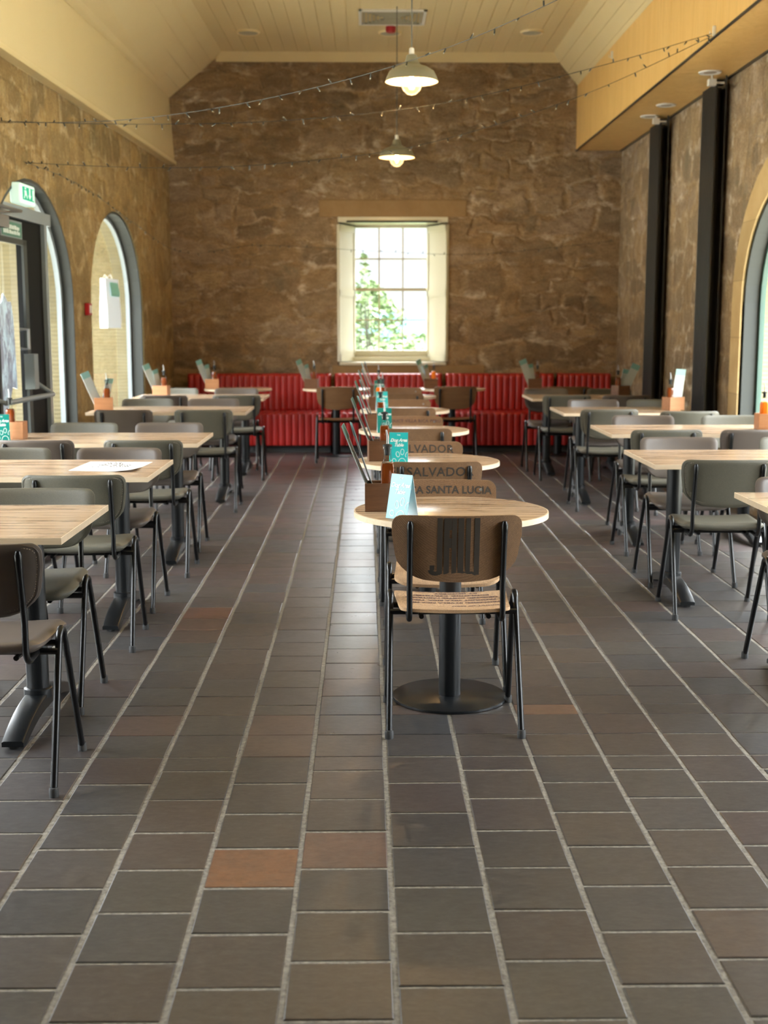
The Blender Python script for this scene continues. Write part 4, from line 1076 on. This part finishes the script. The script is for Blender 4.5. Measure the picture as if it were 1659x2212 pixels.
# ------------------------------------------------------------------ tables
def round_table(x, y, label, group):
    t = empty('round_table', (x, y, 0)); tag(t, label, 'table', group)
    if 'rt' not in ME:
        a = MB(); a.lathe([(0.0, 0.7265), (0.368, 0.7265), (0.372, 0.7275), (0.372, 0.749), (0.370, 0.75), (0.0, 0.75)], n=72); ME['rt'] = a.mesh('tabletop', M['oak'], True)
        a = MB(); a.lathe([(0.3718, 0.727), (0.3755, 0.728), (0.3755, 0.7485), (0.3718, 0.7498)], n=72); ME['rt_e'] = a.mesh('edge_band', M['oak_edge'], True)
        a = MB(); a.lathe([(0.043, 0.008), (0.043, 0.715)], n=28); a.lathe([(0.13, 0.715), (0.13, 0.7255)], n=24); ME['rt_c'] = a.mesh('column', M['table_metal'], True)
        a = MB(); a.lathe([(0.222, 0.0), (0.225, 0.002), (0.225, 0.010), (0.221, 0.013), (0.0, 0.014)], n=64); ME['rt_b'] = a.mesh('base_plate', M['table_metal'], True)
    tt = link('tabletop', ME['rt'], t); link('edge_band', ME['rt_e'], tt); link('column', ME['rt_c'], t); link('base_plate', ME['rt_b'], t)
for i, y in enumerate(TY):
    round_table(RX, y, ['frontmost round oak-topped pedestal table in the middle row', 'second round oak-topped table from the front', 'third round oak-topped table from the front', 'fourth round oak-topped table from the front', 'fifth round table, farthest of the middle row'][i], 'round tables in the middle row')
BX = [(-1.42, 14.03, 'leftmost'), (-0.325, 14.03, 'left of the middle row'), (0.97, 14.05, 'right of the middle row'), (2.17, 14.05, 'rightmost')]
for x, y, w in BX: round_table(x, y, 'small round table at the red bench, ' + w, 'round tables at the red banquette')

def foot_mesh():
    mb = MB(); n = 14; w = 0.041; vs = []
    for i in range(n + 1):
        q = -1 + 2 * i / n; y = q * 0.36
        zt = 0.030 + 0.072 * (1 - abs(q) ** 2.2); zb = max(0.012, zt - 0.040 - 0.012 * (1 - abs(q)))
        if abs(q) > 0.93: zb = 0.010
        ww = w * (1 - 0.08 * abs(q))
        vs += [(-ww, y, zb), (ww, y, zb), (ww, y, zt - 0.004), (ww * 0.82, y, zt), (-ww * 0.82, y, zt), (-ww, y, zt - 0.004)]
    fs = [(6*i+j, 6*i+(j+1) % 6, 6*i+6+(j+1) % 6, 6*i+6+j) for i in range(n) for j in range(6)]
    fs += [tuple(range(6))[::-1], tuple(6*n + j for j in range(6))]
    mb.add(vs, fs); mb.lathe([(0.052, 0.085), (0.052, 0.118), (0.046, 0.122)], n=20)
    return mb.mesh('table_foot', M['table_metal'], True)
ME['tf'] = foot_mesh()
mb = MB(); mb.lathe([(0.02, 0), (0.022, 0.004), (0.022, 0.014), (0, 0.016)], n=12); ME['pad'] = mb.mesh('levelling_pad', M['rubber'], True)
def rect_table(x0, x1, yc, label, group, cols, dep=0.78):
    xc = (x0 + x1) / 2; t = empty('dining_table', (xc, yc, 0)); tag(t, label, 'table', group)
    L = (x1 - x0) / 2; a = MB(); e = 0.0035
    a.box((-L + e, -dep/2 + e, 0.727), (L - e, dep/2 - e, 0.75)); tt = a.obj('tabletop', M['oak'], t)
    a = MB()
    for (p, q) in (((-L, -dep/2), (L, -dep/2 + e)), ((-L, dep/2 - e), (L, dep/2)), ((-L, -dep/2 + e), (-L + e, dep/2 - e)), ((L - e, -dep/2 + e), (L, dep/2 - e))):
        a.box((*p, 0.7268), (*q, 0.7498))
    a.obj('edge_band', M['oak_edge'], tt)
    if 'col' not in ME:
        a = MB(); a.lathe([(0.041, 0.10), (0.041, 0.716)], n=24); ME['col'] = a.mesh('column', M['table_metal'], True)
        a = MB(); a.box((-0.16, -0.25, 0.714), (0.16, 0.25, 0.7268)); ME['plate'] = a.mesh('mounting_plate', M['table_metal'])
    for cx in cols:
        c = link('column', ME['col'], t, (cx - xc, 0, 0)); link('mounting_plate', ME['plate'], c)
        f_ = link('table_foot', ME['tf'], t, (cx - xc, 0, 0))
        for yy in (-0.335, 0.335): link('levelling_pad', ME['pad'], f_, (0, yy, 0))
LT = [4.54, 6.22, 7.88, 10.56, 12.45]
LXE = [-1.022, -1.02, -1.008, -0.972, -0.982]
LL = ['frontmost oak-topped table on the left, cut by the picture edge', 'second left table, oak-topped with a paper notice on it', 'third left table, oak-topped with a teal dog sign at its wall end', 'fourth oak-topped table on the left', 'fifth left table, nearest the red bench']
for i in range(5): rect_table(-2.27, LXE[i], LT[i] , LL[i], 'rectangular tables on the left', (-2.05, -1.225 if i < 2 else -1.195))
RT = [4.87, 6.70, 8.48, 10.42, 12.38]; RXE = [1.572, 1.475, 1.602, 1.596, 1.60]
LR = ['frontmost oak-topped table on the right, only its corner showing', 'second oak-topped table on the right', 'third oak-topped table on the right', 'fourth oak-topped table on the right', 'fifth oak-topped table on the right, nearest the red bench']
for i in range(5): rect_table(RXE[i], RXE[i] + (1.2 if i < 3 else 1.02), RT[i], LR[i], 'rectangular tables on the right', (RXE[i] + 0.20, RXE[i] + (1.0 if i < 3 else 0.85)))

# ------------------------------------------------------------------ things on the tables
def caddy(x, y, rot, mat, label):
    if 'cad' not in ME: ME['cad'] = {}
    a = MB(); w, d, h, t = 0.075, 0.055, 0.108, 0.008
    a.box((-w, -d, 0), (w, d, 0.008)); a.box((-w, -d, 0.008), (w, -d + t, h)); a.box((-w, d - t, 0.008), (w, d, h))
    a.box((-w, -d + t, 0.008), (-w + t, d - t, h)); a.box((w - t, -d + t, 0.008), (w, d - t, h)); a.box((-0.002, -d + t, 0.008), (0.004, d - t, h * 0.8))
    o = a.obj('table_caddy', M[mat], loc=(x, y, 0.7505), rot=(0, 0, math.radians(rot)), bevel=0.0015)
    return tag(o, label, 'caddy', 'wooden table caddies')
def bottle(x, y, liquid, label, z=0.759):
    t = empty('sauce_bottle', (x, y, z)); tag(t, label, 'bottle', 'sauce bottles in the caddies')
    key = 'bot_' + liquid
    if key not in ME:
        a = MB(); n = 24
        def sq(r, zz):    # rounded square section
            out = []
            for j in range(n):
                an = 2*PI*j/n; c_, s_ = math.cos(an), math.sin(an); q = (abs(c_)**5 + abs(s_)**5) ** (-1/5)
                out.append((r*c_*q, r*s_*q, zz))
            return out
        rows = [sq(0.023, 0.0), sq(0.025, 0.004), sq(0.025, 0.160), sq(0.022, 0.174), [(0.6*x_, 0.6*y_, 0.179) for x_, y_, z_ in sq(0.022, 0)]]
        vs = [v for r in rows for v in r]; fs = [(i*n+j, i*n+(j+1)%n, (i+1)*n+(j+1)%n, (i+1)*n+j) for i in range(4) for j in range(n)]
        fs += [tuple(range(n))[::-1], tuple(4*n+j for j in range(n))]
        a.add(vs, fs); ME[key] = a.mesh('bottle_body', M[liquid], True)
        a = MB(); a.lathe([(0.0225, 0.1745), (0.017, 0.184), (0.0145, 0.190), (0.0145, 0.226), (0.017, 0.228), (0.017, 0.236)], n=20, cap=False); ME['bot_neck'] = a.mesh('bottle_neck', M['clear'], True)
        a = MB(); a.lathe([(0.010, 0.205), (0.011, 0.236), (0.018, 0.237), (0.018, 0.245), (0.006, 0.249)], n=16); ME['bot_stop'] = a.mesh('stopper', M['rubber'], True)
        a = MB(); a.tube([(0, 0, 0.247), (0, 0, 0.275), (-0.005, 0, 0.302)], [0.005, 0.0042, 0.003], 8); ME['bot_sp'] = a.mesh('pour_spout', M['steel'], True)
    link('bottle_body', ME[key], t); link('bottle_neck', ME['bot_neck'], t); s_ = link('stopper', ME['bot_stop'], t); link('pour_spout', ME['bot_sp'], s_)
def menu(x, y, lean, tilt, label, h=0.34, w=0.10, turn=0.0, z=0.762, mat='laminate'):
    """thin laminated sheet leaning; lean in degrees about Y (negative = to the left)"""
    key = 'menu%.2f%.2f' % (h, w)
    if key not in ME:
        a = MB(); n = 8; vs = []
        for i in range(n + 1):
            q = i / n; by = 0.004 * math.sin(PI * q)
            for t_ in (0.0, 0.002): vs += [(-w/2, by + t_, q*h), (w/2, by + t_, q*h)]
        fs = []
        for i in range(n):
            b_ = 4*i; fs += [(b_, b_+1, b_+5, b_+4), (b_+2, b_+6, b_+7, b_+3), (b_, b_+4, b_+6, b_+2), (b_+1, b_+3, b_+7, b_+5)]
        fs += [(0, 2, 3, 1), (4*n, 4*n+1, 4*n+3, 4*n+2)]
        a.add(vs, fs); ME[key] = a
        b = MB(); b.add([(-w/2, 0.006 + .0 - .0075 + 0.0, h*0.84), (w/2, -0.0015, h*0.84), (w/2, -0.0012 , h), (-w/2, -0.0012, h)], [(0, 1, 2, 3)])
        b.v = [(-w/2, 0.004*math.sin(PI*.84) - 0.002, h*.84), (w/2, 0.004*math.sin(PI*.84) - 0.002, h*.84), (w/2, -0.001, h), (-w/2, -0.001, h)]
        for s_ in (0.0,): b.add([(-w/2, 0.004*math.sin(PI*.84) + 0.004, h*.84), (w/2, 0.004*math.sin(PI*.84) + 0.004, h*.84), (w/2, 0.003, h), (-w/2, 0.003, h)], [(3, 2, 1, 0)])
        ME[key + 'b'] = b.mesh('menu_heading', M['menu_band'])
        ME[key + 'm'] = a.mesh('menu', M[mat], True)
    eu = (Matrix.Rotation(math.radians(lean), 3, 'Y') @ Matrix.Rotation(math.radians(tilt), 3, 'X') @ Matrix.Rotation(math.radians(turn), 3, 'Z')).to_euler()
    o = link('menu', ME[key + 'm'], None, (x, y, z), eu)
    tag(o, label, 'menu', 'menus in the caddies'); link('menu_heading', ME[key + 'b'], o)
    return o
def dog_card(x, y, rot, mat, label):
    t = empty('table_sign', (x, y, 0.7503), math.radians(rot)); tag(t, label, 'sign', 'teal dog area signs')
    if 'card' not in ME:
        ME['card'] = {}
        w, h, d = 0.0475, 0.162, 0.038
        def fr(u, v, off=0.0): return (u, -d + (d * v / h) - off * 0.97, v + off * 0.2)
        a = MB()
        vs = [(-w, -d, 0), (w, -d, 0), (w, 0, h), (-w, 0, h), (-w, -d + .0012, 0), (w, -d + .0012, 0), (w, .0012, h - .0), (-w, .0012, h - .0)]
        fs = [(0, 1, 2, 3), (4, 7, 6, 5), (0, 4, 5, 1), (1, 5, 6, 2), (3, 2, 6, 7), (0, 3, 7, 4)]
        a.add(vs, fs); ME['card']['front'] = a
        b = MB()
        vs = [(-w, d, 0), (w, d, 0), (w, 0.001, h), (-w, 0.001, h), (-w, d - .0012, 0), (w, d - .0012, 0), (w, -.0002, h), (-w, -.0002, h)]
        b.add(vs, [(1, 0, 3, 2), (5, 6, 7, 4), (0, 1, 5, 4), (1, 2, 6, 5), (3, 7, 6, 2), (0, 4, 7, 3)])
        b.add([(-w, -d + .001, 0.0006), (w, -d + .001, 0.0006), (w, d - .001, 0.0006), (-w, d - .001, 0.0006)], [(0, 1, 2, 3)])
        ME['card']['back'] = b.mesh('card_back', M['paper'])
        c = MB()
        for txt, cx, cz, size, kw in (('THE', 0.0, 0.148, 0.0095, dict(bold=0.0002)), ('Dog Area', 0.0, 0.122, 0.0225, dict(shear=0.35, bold=0.0006, space=0.95)), ('Table', 0.0, 0.098, 0.0225, dict(shear=0.35, bold=0.0006, space=0.95))):
            vs, fs = text_geo(txt, size, **kw); c.add([fr(cx + x_, cz + y_, 0.0009) for x_, y_ in vs], fs)
        def oval(cx, cz, rx, rz, rot_, th=0.0022, a0=0, a1=2*PI, n=22):
            vs = []
            for i in range(n + 1):
                an = a0 + (a1 - a0) * i / n
                for q in (0, th):
                    px, pz = (rx - q) * math.cos(an), (rz - q) * math.sin(an)
                    vs.append(fr(cx + px*math.cos(rot_) - pz*math.sin(rot_), cz + px*math.sin(rot_) + pz*math.cos(rot_), 0.0009))
            c.add(vs, [(2*i, 2*i+1, 2*i+3, 2*i+2) for i in range(n)])
        oval(-0.004, 0.052, 0.0098, 0.0145, 0.25); oval(0.019, 0.064, 0.0098, 0.0155, -0.05); oval(-0.022, 0.020, 0.0105, 0.0115, 0.5)
        oval(0.0445, 0.050, 0.0095, 0.0145, -0.3, a0=PI*0.55, a1=PI*1.45); oval(0.018, 0.006, 0.021, 0.027, 0, a0=-0.1, a1=PI + 0.1)
        ME['card']['print'] = c.mesh('printed_lettering', M['print_white'])
    key = 'card_' + mat
    if key not in ME: ME[key] = ME['card']['front'].mesh('card_front', M[mat])
    f_ = link('card_front', ME[key], t); link('printed_lettering', ME['card']['print'], f_); link('card_back', ME['card']['back'], t)

where = ['on the frontmost round table', 'on the second round table', 'on the third round table', 'on the fourth round table', 'on the fifth round table']
cards = ['teal_pale', 'teal', 'teal_dark', 'teal', 'teal_dark']
for i, y in enumerate(TY):
    cx = [0.072, 0.088, 0.09, 0.10, 0.12][i]
    caddy(cx, y + 0.0, [0, 4, -3, 2, 0][i], 'acacia', 'dark wooden caddy ' + where[i])
    bottle(cx + 0.012, y - 0.02, 'amber' if i < 3 else 'orange_sauce' if i == 3 else 'amber', ('amber' if i != 3 else 'orange') + ' sauce bottle with pourer in the caddy ' + where[i])
    if i == 3: bottle(cx + 0.052 if i == 0 else cx + 0.045, y + 0.026, 'amber', 'second sauce bottle behind the other in the caddy ' + where[i])
    if i == 0:
        a = MB(); a.lathe([(0.0, 0.0), (0.018, 0.0), (0.019, 0.085), (0.016, 0.10)], n=20)
        sk = tag(a.obj('pepper_shaker', M['rubber'], loc=(cx + 0.045, y + 0.012, 0.7592), smooth=True), 'small dark pepper shaker with white top, behind the pale teal sign', 'shaker')
        a = MB(); a.lathe([(0.0165, 0.10), (0.018, 0.112), (0.0, 0.12)], n=20); a.obj('shaker_top', M['white_plastic'], sk, smooth=True)
    menu(cx - 0.024, y + 0.012, -23, 2, 'outer laminated menu, leaning left furthest, in the caddy ' + where[i], 0.345, 0.08, 84)
    menu(cx - 0.014, y + 0.012, -19, 2, 'inner laminated menu, more upright, in the caddy ' + where[i], 0.345, 0.08, 96)
    if i < 4: dog_card([0.135, 0.17, 0.125, 0.135][i], y - [0.235, 0.17, 0.24, 0.22][i] + (0.03 if i == 0 else 0), [-38, -3, 4, 8][i], cards[i], {'teal_pale': 'pale teal', 'teal': 'bright teal', 'teal_dark': 'dark teal'}[cards[i]] + ' folded Dog Area Table sign ' + where[i])
    else: dog_card(0.135, y - 0.2, 6, cards[i], 'dark teal folded Dog Area Table sign ' + where[i])
dog_card(-2.235, 7.70, 20, 'teal_dark', 'dark teal Dog Area Table sign at the wall end of the third left table')
caddy(-2.20, 7.83, 0, 'acacia_pale', 'orange-brown wooden caddy at the wall end of the third left table'); bottle(-2.215, 7.83, 'amber', 'amber sauce bottle in the caddy on the third left table')
spots = [(-2.17, 10.42, 'at the wall end of the fourth left table', 10, 'acacia_pale'), (-2.02, 12.45, 'at the wall end of the fifth left table', -8, 'acacia_pale'), (-1.70, 13.95, 'on the leftmost round table at the red bench', 5, 'acacia_pale'),
         (-0.60, 14.0, 'on the bench table left of the middle row', -6, 'acacia'), (0.73, 14.0, 'on the bench table right of the middle row', 0, 'acacia'), (1.89, 14.0, 'on the rightmost round table at the red bench', 0, 'acacia'),
         (2.53, 12.40, 'at the wall end of the fifth right table', 30, 'acacia'), (2.57, 10.42, 'at the wall end of the fourth right table', 25, 'acacia_pale'), (2.74, 8.48, 'at the wall end of the third right table', 0, 'acacia_pale')]
for i, (x, y, w, r, m_) in enumerate(spots):
    caddy(x, y, r, m_, ('dark' if m_ == 'acacia' else 'orange-brown') + ' wooden caddy ' + w)
    liq = 'orange_sauce' if i in (4, 8) else 'amber'
    bottle(x + 0.03 * (1 if x < 1.5 or i == 5 else -1), y - 0.01, liq, ('orange' if liq != 'amber' else 'amber') + ' sauce bottle in the caddy ' + w)
    if i != 8:
        s_ = -1 if x < 1.5 or i == 5 else 1
        menu(x + s_ * 0.022, y - 0.004, s_ * (22 if i != 7 else 5), 4, 'taller menu leaning out of the caddy ' + w, 0.33, 0.085, 48 if i < 5 else 8)
        menu(x + s_ * 0.004, y + 0.022, s_ * 12 if i != 0 else 14, 4, 'shorter menu standing in the caddy ' + w, 0.26, 0.075, 55 if i < 5 else 15)
# paper notice on the second left table
c4 = [(-1.433, 6.50), (-1.105, 6.475), (-1.135, 6.03), (-1.453, 6.10)]
a = MB(); n = 8; vs = []
for i in range(n + 1):
    for j in range(n + 1):
        u, v_ = i / n, j / n
        p_ = Vector(c4[0]).lerp(Vector(c4[1]), u).lerp(Vector(c4[3]).lerp(Vector(c4[2]), u), v_)
        curl = 0.012 * max(0, u - 0.7) / 0.3 * max(0, v_ - 0.5) * 2
        vs.append((p_.x, p_.y, 0.7512 + curl))
a.add(vs, [(i*(n+1)+j, i*(n+1)+j+1, (i+1)*(n+1)+j+1, (i+1)*(n+1)+j) for i in range(n) for j in range(n)])
pn = tag(a.obj('paper_notice', M['paper'], smooth=True), 'white paper notice with handwritten lines on the second left table', 'paper')
a = MB(); rr = random.Random(11)
for r_, (x0, x1, yy) in enumerate(((-1.33, -1.25, 6.42), (-1.33, -1.24, 6.37), (-1.35, -1.19, 6.31), (-1.28, -1.19, 6.25), (-1.37, -1.34, 6.24))):
    xx = x0
    while xx < x1:
        p_ = [(xx + rr.uniform(-.003, .003), yy + rr.uniform(-.012, .012), 0.7540), (xx + 0.006, yy + rr.uniform(-.012, .012), 0.7540), (xx + 0.009, yy + rr.uniform(-.01, .01), 0.7540)]
        a.tube(p_, 0.0019, 4); xx += 0.014
a.obj('handwriting', M['ink'], pn)

# ------------------------------------------------------------------ string lights
def string_lights(pts, label, n_led, sag_seed):
    P = [Vector(p) for p in pts]; path = []
    for i in range(len(P) - 1):
        p0, p1, p2, p3 = P[max(i-1, 0)], P[i], P[i+1], P[min(i+2, len(P)-1)]
        for s_ in range(10):
            t = s_ / 10
            path.append(0.5 * ((2*p1) + (-p0 + p2)*t + (2*p0 - 5*p1 + 4*p2 - p3)*t*t + (-p0 + 3*p1 - 3*p2 + p3)*t*t*t))
    path.append(P[-1]); a = MB(); a.tube(path, 0.0021, 5)
    o = tag(a.obj('string_lights', M['cable']), label, 'lights', 'strings of fairy lights')
    rnd = random.Random(sag_seed); led = None
    if 'led' not in ME:
        b = MB(); b.lathe([(0.0022, 0), (0.0045, 0.006), (0.0045, 0.026), (0.0, 0.027)], n=7); b.lathe([(0.003, 0.026), (0.0028, 0.033), (0.0, 0.036)], n=7, mi=1)
        ME['led'] = b.mesh('led_bulb', [M['cable'], M['grey_grille']], True)
    for i in range(n_led):
        q = (i + rnd.uniform(0.2, 0.8)) / n_led * (len(path) - 1); k0 = int(q); p_ = path[k0].lerp(path[min(k0+1, len(path)-1)], q - k0)
        l_ = link('led_bulb', ME['led'], o, p_, (rnd.uniform(-0.9, 0.9) + (PI if rnd.random() < 0.72 else 0), rnd.uniform(-1, 1), rnd.uniform(0, 6)))
Bk = (2.44, 9.13, 3.475)
string_lights([(2.44, 5.6, 3.52), (1.4, 6.1, 3.18), (0.45, 6.9, 2.91), (-0.5, 7.6, 2.78), (-1.5, 8.1, 2.72), (-2.50, 8.35, 2.74)], 'nearest string of fairy lights, crossing in front of the nearer pendant lamp', 44, 1)
string_lights([Bk, (1.6, 9.0, 3.22), (0.55, 8.95, 2.97), (-0.5, 8.8, 2.83), (-1.5, 8.6, 2.77), (-2.46, 8.4, 2.76)], 'upper string of fairy lights tied to the plywood bulkhead, crossing behind the nearer pendant', 42, 2)
string_lights([(2.44, 9.15, 3.46), (1.5, 9.2, 3.05), (0.4, 9.4, 2.75), (-0.6, 9.4, 2.62), (-1.5, 9.35, 2.58), (-2.42, 9.25, 2.60)], 'lower string of fairy lights from the bulkhead to the top of the door arch', 42, 3)
string_lights([(-2.44, 9.25, 2.61), (-2.36, 10.2, 2.60), (-2.30, 11.0, 2.55), (-2.24, 12.4, 2.43), (-2.0, 14.2, 2.24), (-1.2, 14.75, 2.36), (0.3, 14.85, 2.29), (1.4, 14.85, 2.27), (2.9, 14.85, 2.42)], 'long string of fairy lights along the left wall and across the back window', 60, 4)
for nm, p_ in (('cup_hook', Bk), ('cup_hook', (2.44, 12.88, 4.08)), ('cup_hook', (2.44, 5.6, 3.52))):
    a = MB(); a.box((-0.0, -0.012, -0.015), (0.018, 0.012, 0.05)); a.tube([(0.0, 0, 0), (-0.02, 0, -0.01), (-0.02, 0, 0.015)], 0.003, 6)
    tag(a.obj(nm, M['white_plastic'], loc=p_), 'small white hook on the plywood bulkhead, ' + ('holding two light strings' if p_ is Bk else 'near the far end' if p_[1] > 12 else 'beyond the top of the picture'), 'hook')

# ------------------------------------------------------------------ outside the back window
def shrub(name, x, y, h, w, label, seed, n):
    t = empty(name, (x, y, -0.06)); tag(t, label, 'shrub', 'shrubs outside the window')
    r_ = random.Random(seed); a = MB()
    stems = MB()
    for i in range(9):
        an = r_.uniform(0, 2*PI); stems.tube([(0, 0, 0), (w*.3*math.cos(an), w*.3*math.sin(an), h*0.4), (w*.6*math.cos(an) * r_.random(), w*.6*math.sin(an) * r_.random(), h*r_.uniform(.7, .95))], [0.014, 0.009, 0.004], 5)
    for i in range(n):
        z = h * r_.random() ** 0.75; k_ = (1 - (z / h) ** 3); an = r_.uniform(0, 2*PI); rad = w * k_ * math.sqrt(r_.random())
        c = Vector((rad*math.cos(an), rad*math.sin(an), z)); s_ = r_.uniform(0.04, 0.08)
        R_ = Matrix.Rotation(r_.uniform(0, 6), 3, 'X') @ Matrix.Rotation(r_.uniform(0, 6), 3, 'Y')
        vs = [c + R_ @ Vector(v) * s_ for v in ((-1, 0, 0), (0, 0.5, 0.1), (1, 0, 0), (0, -0.5, 0.1))]
        a.add(vs, [(0, 1, 2), (0, 2, 3)])
    a.obj('foliage', M['leaf'], t); stems.obj('stem', M['stem'], t)
shrub('shrub', 0.10, 20.4, 2.2, 0.98, 'leafy green shrub outside the back window, in its left and middle panes', 1, 3000)
shrub('shrub', 1.05, 22.8, 1.35, 0.85, 'low leafy shrub outside the back window, in its bottom right pane', 2, 900)
shrub('shrub', -0.02, 18.0, 2.5, 0.28, 'tall thin shrub outside the back window, in its left panes', 4, 240)
a = MB(); vs = []; r_ = random.Random(4); n = 60
for i in range(n + 1):
    x = -60 + 200 * i / n; h = 3.2 + 1.2 * math.sin(i * 0.21 + 1) + (x > -5) * 0.8
    vs += [(x, 150, -3), (x, 158, h), (x, 175, -3)]
a.add(vs, [(3*i, 3*i+3, 3*i+4, 3*i+1) for i in range(n)] + [(3*i+1, 3*i+4, 3*i+5, 3*i+2) for i in range(n)])
tag(a.obj('hill', M['hill'], smooth=True), 'hazy blue hill far beyond the back window', 'hill', kind='structure')
